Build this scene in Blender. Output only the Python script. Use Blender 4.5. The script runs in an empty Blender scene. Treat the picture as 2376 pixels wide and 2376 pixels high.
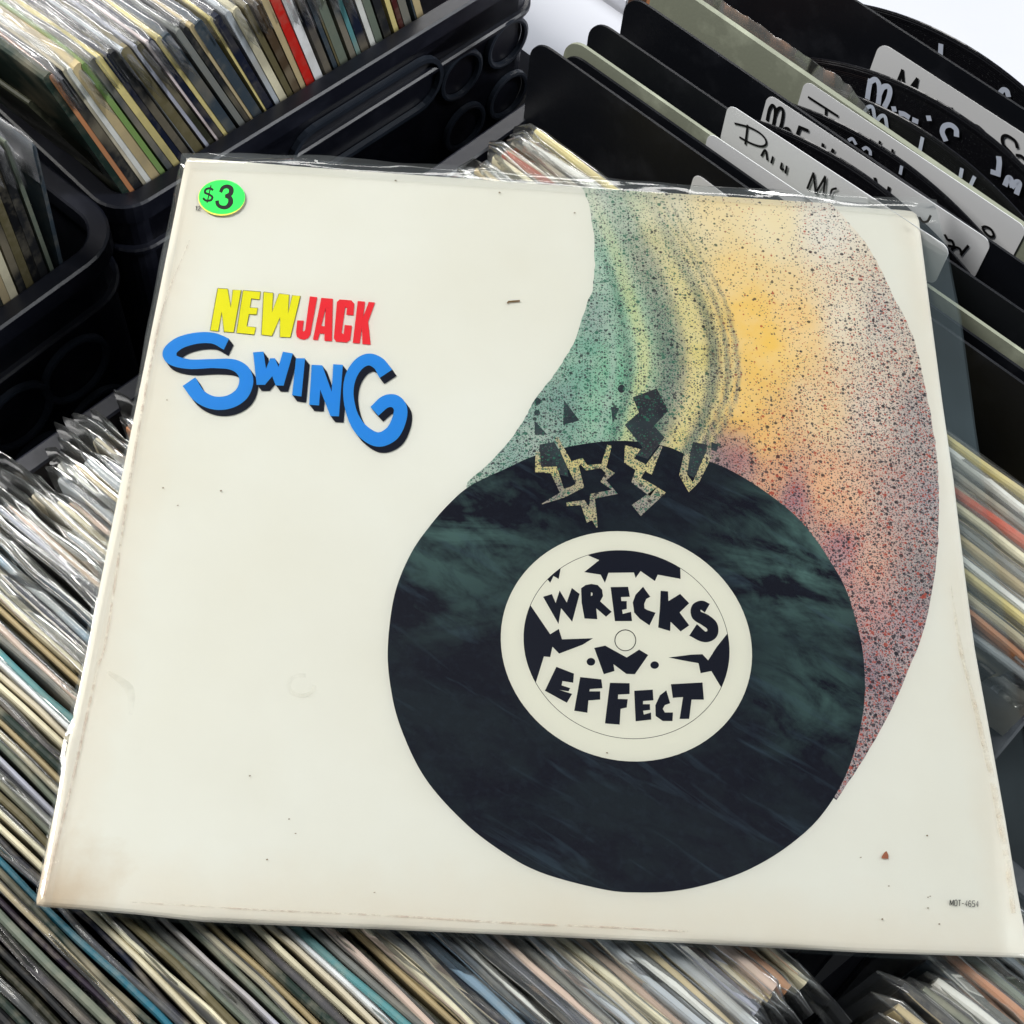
import bpy, math, random
from mathutils import Vector, Matrix
from mathutils.geometry import tessellate_polygon
from mathutils.noise import noise as pnoise
random.seed(11)
scene = bpy.context.scene
col = bpy.context.collection
# ------------------------------------------------------------------ camera
CAMR = ((0.99722188, 0.03422452, 0.06616048), (0.06290967, -0.86256312, -0.50202314), (0.03988609, 0.50479059, -0.86231987))
RC = Matrix(CAMR)
CP = Vector((0.12200106, -0.11207127, 0.45036983))
FPX, CX = 3300.0, 1188.0
cam = bpy.data.cameras.new('camera'); co = bpy.data.objects.new('camera', cam); col.objects.link(co)
m4 = (RC.transposed() @ Matrix(((1, 0, 0), (0, -1, 0), (0, 0, -1)))).to_4x4(); m4.translation = CP
co.matrix_world = m4
cam.sensor_width = 36; cam.lens = FPX / 2376 * 36; cam.clip_start = 0.01; cam.clip_end = 50
scene.camera = co
# ------------------------------------------------------------------ light: ceiling lamps of a shop
w = bpy.data.worlds.new('World'); scene.world = w; w.use_nodes = True
w.node_tree.nodes['Background'].inputs[0].default_value = (0.80, 0.90, 1.0, 1)
w.node_tree.nodes['Background'].inputs[1].default_value = 0.16
def lamp(name, loc, tgt, sx, sy, power, colr):
    l = bpy.data.lights.new(name, 'AREA'); l.shape = 'RECTANGLE'; l.size = sx; l.size_y = sy; l.energy = power; l.color = colr
    o = bpy.data.objects.new(name, l); col.objects.link(o); o.location = loc
    o.rotation_euler = (Vector(tgt) - Vector(loc)).to_track_quat('-Z', 'Y').to_euler()
    return o
lamp('ceiling_lamp', (-1.3, 0.65, 1.6), (0.1, 0.15, 0), 0.45, 1.7, 69, (1.0, 0.98, 0.93))
lamp('ceiling_lamp', (0.2, 3.1, 1.8), (0.25, 0.25, 0), 2.6, 0.4, 36, (1.0, 0.98, 0.95))
lamp('ceiling_lamp', (2.2, 0.25, 1.6), (0.3, 0.3, 0), 0.35, 1.5, 56, (0.95, 0.98, 1.0))
scene.view_settings.view_transform = 'Standard'; scene.view_settings.look = 'None'
scene.view_settings.exposure = 0.0; scene.view_settings.gamma = 1
scene.cycles.transparent_max_bounces = 24; scene.cycles.max_bounces = 8
scene.cycles.use_denoising = True
# ------------------------------------------------------------------ measuring helpers
A48 = math.radians(48)
E1 = Vector((math.cos(A48), math.sin(A48), 0)); E2 = Vector((math.sin(A48), -math.cos(A48), 0)); UP = Vector((0, 0, 1))
def W(s, v, z): return E1 * s + E2 * v + UP * z
def ray(px, py): return RC.transposed() @ Vector(((px - CX) / FPX, (py - CX) / FPX, 1))
def onz(px, py, z=0.0):
    d = ray(px, py); return CP + d * ((z - CP.z) / d.z)
def onplane(px, py, p, n):
    d = ray(px, py); return CP + d * ((p - CP).dot(n) / d.dot(n))
def lin(c):
    return tuple((x / 255 / 12.92 if x / 255 <= 0.04045 else ((x / 255 + 0.055) / 1.055) ** 2.4) for x in c)
# ------------------------------------------------------------------ material helpers
class NT:
    def __init__(s, name):
        s.m = bpy.data.materials.new(name); s.m.use_nodes = True; s.t = s.m.node_tree; s.t.nodes.clear()
        s.out = s.n('ShaderNodeOutputMaterial')
    def n(s, typ, **kw):
        nd = s.t.nodes.new(typ)
        for k, v in kw.items():
            if k.startswith('i_'):
                key = k[2:]; key = int(key) if key.isdigit() else key.replace('_', ' ')
                s.set(nd, key, v)
            else: setattr(nd, k, v)
        return nd
    def set(s, nd, key, v):
        if isinstance(v, bpy.types.NodeSocket): s.t.links.new(v, nd.inputs[key])
        elif isinstance(v, tuple) and len(v) == 3 and nd.inputs[key].type == 'RGBA': nd.inputs[key].default_value = (*v, 1)
        else: nd.inputs[key].default_value = v
    def math(s, op, a, b=0.0, c=None, clamp=False):
        nd = s.n('ShaderNodeMath', operation=op, use_clamp=clamp); s.set(nd, 0, a); s.set(nd, 1, b)
        if c is not None: s.set(nd, 2, c)
        return nd.outputs[0]
    def mix(s, f, a, b, blend='MIX'):
        nd = s.n('ShaderNodeMix', data_type='RGBA', blend_type=blend); s.set(nd, 0, f); s.set(nd, 6, a); s.set(nd, 7, b); return nd.outputs[2]
    def ramp(s, f, a, b):
        nd = s.n('ShaderNodeMapRange', i_0=f, i_1=a, i_2=b); return nd.outputs[0]
    def coord(s, kind='Object', scale=(1, 1, 1), rot=(0, 0, 0)):
        tc = s.n('ShaderNodeTexCoord'); mr = s.n('ShaderNodeMapping'); mp = s.n('ShaderNodeMapping')
        s.t.links.new(tc.outputs[kind], mr.inputs[0]); mr.inputs['Rotation'].default_value = rot      # turn first, then stretch
        s.t.links.new(mr.outputs[0], mp.inputs[0]); mp.inputs['Scale'].default_value = scale
        return mp.outputs[0]
    def noise(s, vec, scale, detail=3, rough=0.5, dist=0.0):
        nd = s.n('ShaderNodeTexNoise'); s.set(nd, 'Vector', vec); s.set(nd, 'Scale', scale); s.set(nd, 'Detail', detail)
        s.set(nd, 'Roughness', rough); s.set(nd, 'Distortion', dist); return nd.outputs[0]
    def bsdf(s, colr, rough=0.5, spec=0.5, **kw):
        nd = s.n('ShaderNodeBsdfPrincipled'); s.set(nd, 'Base Color', colr); s.set(nd, 'Roughness', rough); s.set(nd, 'Specular IOR Level', spec)
        for k, v in kw.items(): s.set(nd, k.replace('_', ' '), v)
        return nd
    def bump(s, h, strength, dist=0.001):
        nd = s.n('ShaderNodeBump'); s.set(nd, 'Height', h); s.set(nd, 'Strength', strength); s.set(nd, 'Distance', dist); return nd.outputs[0]
    def done(s, sh):
        s.t.links.new(sh if isinstance(sh, bpy.types.NodeSocket) else sh.outputs[0], s.out.inputs[0]); return s.m
def flat_mat(name, rgb, rough=0.55, spec=0.3, var=0.06, vscale=60):
    t = NT(name); v = t.noise(t.coord(), vscale, 4)
    c = t.mix(t.math('MULTIPLY', v, var * 2), lin(rgb), tuple(x * 0.55 for x in lin(rgb)))
    return t.done(t.bsdf(c, rough, spec))
# cover paper
def mk_paper():
    t = NT('aged_cream_card'); p = t.coord()
    n1 = t.noise(p, 9, 4, 0.55); n2 = t.noise(p, 60, 4, 0.6)
    sx = t.n('ShaderNodeSeparateXYZ'); t.t.links.new(p, sx.inputs[0])
    x, y = sx.outputs[0], sx.outputs[1]
    base = t.mix(t.ramp(n1, 0.35, 0.75), lin((237, 236, 228)), lin((231, 228, 216)))
    # yellowed rim of old card
    dx = t.math('MINIMUM', t.math('SUBTRACT', x, -0.002), t.math('SUBTRACT', 0.318, x)); dy = t.math('SUBTRACT', y, -0.004)
    dm = t.math('MINIMUM', dx, t.math('MULTIPLY', dy, 0.8))
    edge = t.math('MULTIPLY', t.ramp(t.math('ADD', dm, t.math('MULTIPLY', t.math('SUBTRACT', n2, 0.5), 0.018)), 0.020, 0.0), 0.32)
    base = t.mix(edge, base, lin((226, 205, 178)))
    r = t.math('SQRT', t.math('ADD', t.math('MULTIPLY', x, x), t.math('MULTIPLY', y, y)))
    c0 = t.ramp(t.math('ADD', r, t.math('MULTIPLY', t.math('SUBTRACT', n2, 0.5), 0.03)), 0.03, 0.004)
    base = t.mix(t.math('MULTIPLY', c0, 0.6), base, lin((190, 160, 120)))
    return t.done(t.bsdf(base, 0.5, 0.35, Normal=t.bump(t.noise(p, 700, 2), 0.05, 0.0003)))
M_PAPER = mk_paper()
def mk_film(name, haze, gl_rough, bscale, bstr, mot=0.5, stretch=(1, 1, 1), tint=(0.90, 0.96, 0.97), gf=0.9):
    t = NT(name); p = t.coord('Object', stretch)
    nz = t.noise(p, bscale, 3, 0.55, 0.6); nb = t.bump(nz, bstr, 0.002)
    fr = t.n('ShaderNodeFresnel', i_IOR=1.42); t.t.links.new(nb, fr.inputs['Normal'])
    tr = t.n('ShaderNodeBsdfTransparent'); tr.inputs[0].default_value = (0.97, 0.98, 0.975, 1)
    gl = t.n('ShaderNodeBsdfGlossy'); gl.inputs['Roughness'].default_value = gl_rough; t.t.links.new(nb, gl.inputs['Normal'])
    df = t.n('ShaderNodeBsdfDiffuse'); df.inputs[0].default_value = (*tint, 1)
    hz = t.math('MULTIPLY', t.ramp(t.noise(p, bscale * 0.35, 3, 0.6), 0.5 - mot * 0.4, 0.9), haze)
    m1 = t.n('ShaderNodeMixShader'); t.set(m1, 0, hz); t.t.links.new(tr.outputs[0], m1.inputs[1]); t.t.links.new(df.outputs[0], m1.inputs[2])
    m2 = t.n('ShaderNodeMixShader'); t.set(m2, 0, t.math('MULTIPLY', fr.outputs[0], gf, clamp=True)); t.t.links.new(m1.outputs[0], m2.inputs[1]); t.t.links.new(gl.outputs[0], m2.inputs[2])
    return t.done(m2.outputs[0])
M_FILM = mk_film('clear_film', 0.006, 0.09, 22, 0.06)
M_FILM_BACK = mk_film('smooth_clear_film', 0.05, 0.12, 20, 0.2, 0.5, (1, 1, 1), (0.55, 0.75, 0.85), 0.7)
M_FILM_EDGE = mk_film('crinkled_clear_film', 0.10, 0.07, 14, 0.35, 0.5, (1, 3, 1), gf=1.4)
M_RFILM = mk_film('record_bag_film', 0.15, 0.16, 45, 0.30, 0.6, (1, 1, 1), (0.93, 0.94, 0.93), 0.75)
M_RFILM_B = mk_film('milky_record_bag_film', 0.42, 0.20, 60, 0.45, 0.7, (1, 1, 1), (0.66, 0.65, 0.69), 0.28)
# card of the ordinary records: own colour per object, worn pale edge, printed blotches
def mk_card():
    t = NT('record_card'); oi = t.n('ShaderNodeObjectInfo'); p = t.coord('Object')
    pv = t.n('ShaderNodeVectorMath', operation='ADD'); t.set(pv, 0, p)
    cb = t.n('ShaderNodeCombineXYZ'); t.set(cb, 0, t.math('MULTIPLY', oi.outputs['Random'], 37.0)); t.set(cb, 1, t.math('MULTIPLY', oi.outputs['Random'], 11.0))
    t.set(pv, 1, cb.outputs[0]); p = pv.outputs[0]
    at = t.n('ShaderNodeAttribute', attribute_name='edge')
    n1 = t.noise(p, 14, 3, 0.6); n2 = t.noise(p, 90, 4, 0.65); n3 = t.noise(p, 420, 2)
    base = t.mix(t.ramp(n1, 0.52, 0.62), oi.outputs['Color'], t.mix(0.45, oi.outputs['Color'], t.mix(oi.outputs['Random'], lin((60, 66, 58)), lin((196, 180, 150)))))
    base = t.mix(t.math('MULTIPLY', t.ramp(n2, 0.45, 0.85), 0.3), base, t.mix(0.6, base, lin((20, 24, 30))))
    wear = t.math('MULTIPLY', at.outputs['Fac'], t.ramp(t.math('ADD', t.math('MULTIPLY', n3, 0.3), n2), 0.62, 0.95))
    base = t.mix(t.math('MULTIPLY', wear, 0.6), base, t.mix(0.45, base, lin((180, 170, 148))))
    return t.done(t.bsdf(base, 0.6, 0.3))
M_CARD = mk_card()
def mk_plastic(name, rgb, rough, nscale=300, spec=0.45):
    t = NT(name); p = t.coord(); d = t.noise(p, 35, 4, 0.6)
    c = t.mix(t.ramp(d, 0.5, 0.8), lin(rgb), tuple(min(1, x * 1.9 + 0.008) for x in lin(rgb)))
    return t.done(t.bsdf(c, t.math('ADD', rough, t.math('MULTIPLY', d, 0.15)), spec, Normal=t.bump(t.noise(p, nscale, 3), 0.12, 0.0005)))
M_CRATE = mk_plastic('black_crate_plastic', (22, 24, 34), 0.30, 300, 0.6)
M_CRATE_EDGE = mk_plastic('lit_crate_edge', (42, 48, 58), 0.3, 200, 0.6)  # crate plastic made lighter: light caught by hole and handle rims, as colour
M_DIV = mk_plastic('black_divider_plastic', (14, 16, 22), 0.38, 500, 0.35)
M_DIVG = mk_plastic('grey_divider_plastic', (138, 142, 126), 0.45, 500, 0.3)
def mk_vinyl():
    t = NT('black_vinyl'); p = t.coord('Object')
    sx = t.n('ShaderNodeSeparateXYZ'); t.t.links.new(p, sx.inputs[0])
    r = t.math('SQRT', t.math('ADD', t.math('MULTIPLY', sx.outputs[0], sx.outputs[0]), t.math('MULTIPLY', sx.outputs[1], sx.outputs[1])))
    wv = t.math('SINE', t.math('MULTIPLY', r, 6500)); dust = t.noise(p, 1300, 3, 0.7)
    c = t.mix(t.math('MULTIPLY', t.ramp(dust, 0.6, 0.8), 0.35), (0.006, 0.006, 0.008), (0.25, 0.27, 0.27))
    return t.done(t.bsdf(c, 0.2, 0.5, Normal=t.bump(wv, 0.35, 0.0004)))
M_VINYL = mk_vinyl()
M_WHITE = flat_mat('white_painted_board', (204, 206, 214), 0.7, 0.2, 0.10, 12)
M_TAB = flat_mat('white_label_card', (222, 223, 226), 0.6, 0.3, 0.02)
M_INK = flat_mat('black_ink', (14, 14, 16), 0.5, 0.3, 0)
M_CHALK = flat_mat('white_paint_marker', (196, 204, 222), 0.6, 0.3, 0.10, 500)
M_FLOOR = flat_mat('dark_floor', (10, 11, 14), 0.8, 0.2)
# ------------------------------------------------------------------ mesh helpers
def link(name, verts, faces, mat=None, parent=None, smooth=False, attr=None):
    me = bpy.data.meshes.new(name); me.from_pydata([tuple(v) for v in verts], [], faces); me.update()
    if mat: me.materials.append(mat)
    if smooth: me.polygons.foreach_set('use_smooth', [True] * len(me.polygons))
    if attr:
        for k, vals in attr.items():
            if isinstance(vals[0], (tuple, list)):
                a = me.color_attributes.new(k, 'FLOAT_COLOR', 'POINT'); a.data.foreach_set('color', [c for v in vals for c in (*v, 1)])
            else:
                a = me.attributes.new(k, 'FLOAT', 'POINT'); a.data.foreach_set('value', vals)
    o = bpy.data.objects.new(name, me); col.objects.link(o)
    if parent: o.parent = parent
    return o
def empty(name, loc=(0, 0, 0)):
    o = bpy.data.objects.new(name, None); col.objects.link(o); o.location = loc; o.empty_display_size = 0.02; return o
def tag(o, label, cat, group=None, kind=None):
    if label: o['label'] = label
    if cat: o['category'] = cat
    if group: o['group'] = group
    if kind: o['kind'] = kind
    return o
class MB:
    def __init__(s): s.v = []; s.f = []
    def add(s, vs, fs):
        b = len(s.v); s.v += [Vector(v) for v in vs]; s.f += [tuple(b + i for i in f) for f in fs]
    def grid(s, rows, closed_u=False, closed_v=False):
        nr, nc = len(rows), len(rows[0]); b = len(s.v)
        for r in rows: s.v += [Vector(p) for p in r]
        for i in range(nr if closed_u else nr - 1):
            for j in range(nc if closed_v else nc - 1):
                a = b + i * nc + j; c = b + ((i + 1) % nr) * nc + j; j2 = (j + 1) % nc
                s.f.append((a, b + i * nc + j2, b + ((i + 1) % nr) * nc + j2, c))
    def box(s, o, ax, ay, az):
        o = Vector(o); vs = [o + ax * i + ay * j + az * k for k in (0, 1) for j in (0, 1) for i in (0, 1)]
        s.add(vs, [(0, 2, 3, 1), (4, 5, 7, 6), (0, 1, 5, 4), (2, 6, 7, 3), (0, 4, 6, 2), (1, 3, 7, 5)])
    def build(s, name, mat, parent=None, smooth=False): return link(name, s.v, s.f, mat, parent, smooth)
def catmull(P, closed=True, sub=6):
    P = [Vector(p) for p in P]; n = len(P); out = []
    rng = range(n) if closed else range(n - 1)
    for i in rng:
        p1, p2 = P[i], P[(i + 1) % n]
        p0 = P[(i - 1) % n] if (closed or i > 0) else p1 * 2 - p2
        p3 = P[(i + 2) % n] if (closed or i + 2 < n) else p2 * 2 - p1
        for k in range(sub):
            t = k / sub; out.append(0.5 * ((2 * p1) + (p2 - p0) * t + (2 * p0 - 5 * p1 + 4 * p2 - p3) * t * t + (3 * p1 - p0 - 3 * p2 + p3) * t ** 3))
    if not closed: out.append(P[-1])
    return out
def inset2d(P, d):
    n = len(P); area = sum(P[i].x * P[(i + 1) % n].y - P[(i + 1) % n].x * P[i].y for i in range(n)); sg = 1 if area > 0 else -1
    out = []
    for i in range(n):
        a = (P[i] - P[i - 1]).normalized(); b = (P[(i + 1) % n] - P[i]).normalized(); tt = (a + b)
        tt = tt.normalized() if tt.length > 1e-6 else a
        out.append(P[i] + Vector((-tt.y, tt.x, 0)) * d * sg)
    return out
# ================================================================== SETTING
mb = MB(); mb.box((-3, -3, -0.36), Vector((8, 0, 0)), Vector((0, 8, 0)), UP * 0.02)
tag(mb.build('floor', M_FLOOR), None, None, kind='structure')
mb = MB(); mb.box(W(0.575, -0.300, -0.160), E1 * 2.2, E2 * 2.6, UP * 0.03)
tag(mb.build('white_table', M_WHITE), 'white painted table top behind the dividers at the upper right', 'table')
mb = MB(); mb.box(W(0.505, -0.300, -0.158), E1 * 0.0675, E2 * 0.125, UP * 0.02)
tag(mb.build('white_board', M_WHITE), 'small white board between the top crate and the black dividers', 'board')
# ================================================================== CRATES
def roundrect(O, u, v, Lu, Lv, r, z, seg=7):
    pts = []
    for (cx, cy, a0) in ((Lu - r, Lv - r, 0), (r, Lv - r, 90), (r, r, 180), (Lu - r, r, 270)):
        for k in range(seg + 1):
            a = math.radians(a0 + 90 * k / seg); q = O + u * (cx + r * math.cos(a)) + v * (cy + r * math.sin(a)); pts.append(Vector((q.x, q.y, z)))
    return pts
def ring(O, u, v, Lu, Lv, r, prof):
    """prof: list of (outward offset, z)"""
    rows = []
    for off, z in prof: rows.append(roundrect(O - u * off - v * off, u, v, Lu + 2 * off, Lv + 2 * off, max(0.002, r + off), z))
    b = MB(); b.grid(rows, closed_u=True, closed_v=True); return b
def circ(c, r, n=28): return [Vector((c[0] + r * math.cos(2 * math.pi * k / n), c[1] + r * math.sin(2 * math.pi * k / n), 0)) for k in range(n)]
def holed_panel(w0, w1, z0, z1, loops, O, u, nrm, th):
    """flat wall between w0..w1 (along u) and z0..z1 with the loops cut out; O lies on its outer face"""
    outer = [Vector((w0, z0, 0)), Vector((w1, z0, 0)), Vector((w1, z1, 0)), Vector((w0, z1, 0))]
    allp = [outer] + loops; tris = tessellate_polygon(allp); flat = [p for l in allp for p in l]; n = len(flat)
    def P(p, d): q = O + u * p.x - nrm * d; return Vector((q.x, q.y, p.y))
    b = MB(); vs = [P(p, 0) for p in flat] + [P(p, th) for p in flat]
    fs = [tuple(t) for t in tris] + [tuple(i + n for i in t) for t in tris]; k = 0
    for l in allp:
        m = len(l); fs += [(k + i, k + (i + 1) % m, n + k + (i + 1) % m, n + k + i) for i in range(m)]; k += m
    b.add(vs, fs); return b
def hole_ring(c, r, O, u, nrm, proud=0.003, wdt=0.0028):
    rows = []
    for (rr, d) in ((r, -0.0004), (r, -proud), (r + wdt * .5, -proud - 0.0004), (r + wdt, -proud), (r + wdt + .0004, -0.0004)):
        row = []
        for p in circ(c, rr, 36): q = O + u * p.x - nrm * d; row.append(Vector((q.x, q.y, p.y)))
        rows.append(row)
    b = MB(); b.grid(rows, closed_v=True); return b
def crate(name, label, O, u, v, Lu, Lv, zr, zb, holes, slot, r=0.022, ridge=0.032):
    """O = outer corner; front wall runs along u at v=0, v points away from the viewer"""
    O = Vector((O.x, O.y, 0)); root = empty(name, (O.x, O.y, zb)); tag(root, label, 'crate', 'black plastic record crates'); off = Vector((O.x, O.y, zb))
    def fin(b, nm, smooth=False):
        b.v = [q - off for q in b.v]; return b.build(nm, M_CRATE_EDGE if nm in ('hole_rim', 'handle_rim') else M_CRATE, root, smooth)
    t = 0.003
    fin(ring(O, u, v, Lu, Lv, r, [(-0.0055, zr), (-0.0045, zr + 0.0008), (0.003, zr + 0.0008), (0.0042, zr), (0.0042, zr - 0.010), (0.002, zr - 0.0105), (0.0005, zr - 0.009), (-0.0055, zr - 0.009)]), 'rim')
    fin(ring(O, u, v, Lu, Lv, r, [(-0.0005, zr - ridge + 0.0022), (0.0022, zr - ridge + 0.0018), (0.0032, zr - ridge + 0.0008), (0.0032, zr - ridge - 0.0012), (-0.0005, zr - ridge - 0.002)]), 'ridge')
    nrm = -v
    lp = [list(circ(c, rr)) for c, rr in holes]
    if slot:
        (x0, x1, z0, z1) = slot; hr = (z1 - z0) / 2; sl = []
        for cxx, a0 in ((x1 - hr, -90), (x0 + hr, 90)):
            for k in range(11): a = math.radians(a0 + 18 * k); sl.append(Vector((cxx + hr * math.cos(a), (z0 + z1) / 2 + hr * math.sin(a), 0)))
        lp.append(sl)
    fin(holed_panel(r, Lu - r, zb, zr - 0.0095, lp, O, u, nrm, t), 'wall', False)
    # rounded corners and the other three walls
    inner = roundrect(O + u * t + v * t, u, v, Lu - 2 * t, Lv - 2 * t, r - t, 0); outer = roundrect(O, u, v, Lu, Lv, r, 0)
    n = len(outer)
    for wname, ids in (('wall', list(range(0, 25))), ('wall', list(range(24, n)) + [0])):
        b = MB(); rows = []
        for P, z in ((inner, zb), (outer, zb), (outer, zr - 0.0095), (inner, zr - 0.0095)): rows.append([Vector((P[i].x, P[i].y, z)) for i in ids])
        b.grid(rows, closed_u=True)
        if wname == 'wall': fin(b, wname)
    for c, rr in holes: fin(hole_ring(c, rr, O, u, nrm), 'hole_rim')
    if slot:
        b = MB(); rows = []
        for k in range(2):
            pass
        sl2 = lp[-1]; cx0 = sum(p.x for p in sl2) / len(sl2); cz0 = sum(p.y for p in sl2) / len(sl2)
        for ex, d in ((0, -0.0004), (0, -0.0035), (0.0025, -0.0035), (0.0028, -0.0004)):
            row = []
            for p in inset2d(sl2, -ex): q = O + u * p.x - nrm * d; row.append(Vector((q.x, q.y, p.y)))
            rows.append(row)
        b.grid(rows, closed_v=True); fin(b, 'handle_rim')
    b = MB(); b.box(Vector((O.x, O.y, zb)) + u * r + v * r, u * (Lu - 2 * r), v * (Lv - 2 * r), UP * 0.003); fin(b, 'base', False)
    return root
ZB = -0.335
def flatdir(a, b): d = b - a; d.z = 0; return d.normalized()
# crate B, upper left, its front wall faces the viewer
ZRB = -0.05
pB0 = onz(544, 345, ZRB); pB1 = onz(1105, 0, ZRB); uB = flatdir(pB0, pB1); vB = Vector((-uB.y, uB.x, 0))
cornB = pB0 + uB * (onz(288, 503, ZRB) - pB0).dot(uB) + vB * 0.004
LB = (onz(1240, -85, ZRB) - cornB).dot(uB) + 0.008
OB = Vector((cornB.x, cornB.y, 0))
def wallpt(px, py, O, u):
    q = onplane(px, py, O, Vector((-u.y, u.x, 0))); return ((q - O).dot(u), q.z)
hB = [wallpt(x, y, OB, uB) for x, y in ((1171, 95), (1064, 170), (1173, 217), (1073, 291))]
rB = abs(hB[0][1] - hB[2][1]) * 0.31
sl = wallpt(1012, 150, OB, uB); s2 = wallpt(985, 232, OB, uB)
crate('record_crate', 'black plastic crate at top centre with round holes and a handle slot in its wall', OB, uB, vB, LB, 0.37, ZRB, ZB,
      [(c, rB) for c in hB], (max(0.03, sl[0] - 0.10), sl[0], s2[1], s2[1] + 0.030), r=0.014)
# crate C, far left
pC0 = onz(0, 766, ZRB); pC1 = onz(160, 650, ZRB); uC = flatdir(pC0, pC1); vC = Vector((-uC.y, uC.x, 0))
endC = pC0 + uC * ((onz(294, 552, ZRB) - pC0).dot(uC))
OC = Vector(((endC - uC * 0.36).x, (endC - uC * 0.36).y, 0)) + vC * 0.004
hC = [wallpt(x, y, OC, uC) for x, y in ((172, 853), (37, 963), (225, 965), (92, 1072), (-90, 1060), (-40, 1180))]
crate('record_crate', 'black plastic crate at the left edge, big round holes in its wall', OC, uC, vC, 0.36, 0.37, ZRB, ZB,
      [(c, 0.0165) for c in hC], None)
# crate A under the cover and crate D to its right, aligned with the stack
crate('record_crate', 'long black crate under the big white cover, holding most records and the dividers', W(-0.10, 0.186, 0), E1, -E2, 0.665, 0.357, -0.058, ZB, [], None, r=0.012)
crate('record_crate', 'black plastic crate in the lower right corner beside the dark gap', W(-0.16, 0.556, 0), E1, -E2, 0.42, 0.352, -0.062, ZB, [], None, r=0.012)
# ================================================================== RECORDS
def wav(n, amp, seed, f0=1.0):
    rr = random.Random(seed); c = [(rr.uniform(0.5, 5) * f0, rr.uniform(0, 6.3), rr.uniform(0.3, 1)) for _ in range(5)]
    return [amp * sum(a * math.sin(f * 2 * math.pi * i / n + ph) for f, ph, a in c) / 2 for i in range(n + 1)]
COL = {}
def record(P, a, d, th, rgb, film, label, cat='record', group=None, L=0.314, e0=0.006, e1=0.012, ridge=0.0016, seed=None, cardin=0.0, depth=0.314, fdrop=0.07, fmat=None, bright=1.0):
    """P: near top corner, a: along the top edge, d: down the near edge"""
    seed = seed if seed is not None else random.randrange(1 << 30); rr = random.Random(seed)
    a = a.normalized(); n = a.cross(d).normalized(); dn = n.cross(a).normalized()
    if dn.dot(d) < 0: dn = -dn
    root = empty('record', P); tag(root, label, cat, group)
    N = 18; h = wav(N, 0.0004, seed + 1); y = wav(N, 0.0008, seed + 2)
    prof = [(-0.5, depth), (-0.5, 0.05), (-0.5, 0.0022), (-0.44, 0.0007), (-0.2, 0.0), (0.2, 0.0), (0.44, 0.0007), (0.5, 0.0022), (0.5, 0.05), (0.5, depth)]
    ed = [0, 0, 0.55, 1, 1, 1, 1, 0.55, 0, 0]
    vs, fs, at = [], [], []
    xs = [cardin + (L - cardin) * i / N for i in range(N + 1)]
    for i, x in enumerate(xs):
        ce = 0.0016 * (1 if i in (0, N) else 0)
        for (py, ph), e in zip(prof, ed):
            q = a * x + n * (py * th + y[i]) + dn * (ph + h[i] + (ce if ph < 0.01 else 0)); vs.append(q); at.append(e if 0 < i < N else max(e, 0.7))
    m = len(prof)
    for i in range(N):
        for j in range(m - 1): fs.append((i * m + j, i * m + j + 1, (i + 1) * m + j + 1, (i + 1) * m + j))
        fs.append((i * m + m - 1, i * m, (i + 1) * m, (i + 1) * m + m - 1))
    fs.append(tuple(range(m))); fs.append(tuple(N * m + j for j in reversed(range(m))))
    c = link('card_sleeve', vs, fs, M_CARD, root, False, {'edge': at}); kc = 0.86 if sum(rgb) > 450 else 0.66 if sum(rgb) > 250 else 0.5; c.color = (*[min(0.9, x * kc * bright) for x in lin(rgb)], 1)
    if film:
        N2 = 44; h = wav(N2, 0.0009, seed + 3, 2); y = wav(N2, 0.0006, seed + 4, 2); tip = rr.uniform(0.0, 0.008)
        rows = []
        for i in range(N2 + 1):
            x = -e0 + (L + e0 + e1) * i / N2
            if i == 0: x += rr.uniform(-.002, .002)
            inside = cardin <= x <= L; k = 1 if inside else max(0.1, 1 - 3 * ((-x if x < 0 else (x - L) if x > L else (cardin - x)) / 0.012))
            dd = (-x / max(e0, .004)) if x < 0 else ((x - L) / max(e1, .004) if x > L else ((cardin - x) / max(cardin, .004) if x < cardin else 0)); drop = 0 if inside else (dd ** 2.5) * (0.004 + tip) + 0.0006
            yy = y[i] * (1 if inside else 1.4)
            row = []
            for (py, ph) in ((-0.5, fdrop), (-0.5, 0.02), (-0.5, 0.003), (-0.35, -0.0006), (-0.02, -ridge), (0.02, -ridge), (0.35, -0.0006), (0.5, 0.003), (0.5, 0.02), (0.5, fdrop)):
                off = (0.0005 if py > 0 else -0.0005) if abs(py) > 0.1 else 0
                jit = (rr.uniform(-1, 1) * 0.00025) if abs(py) < 0.4 else 0
                row.append(a * x + n * (py * k * th + off * (1 if inside else .4) + yy + jit) + dn * (ph + drop - (abs(h[i]) if ph < 0 else 0) * 1.3))
            rows.append(row)
        b = MB(); b.grid(rows); b.build('plastic_bag', fmat or M_RFILM, root, True)
    return root
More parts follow.
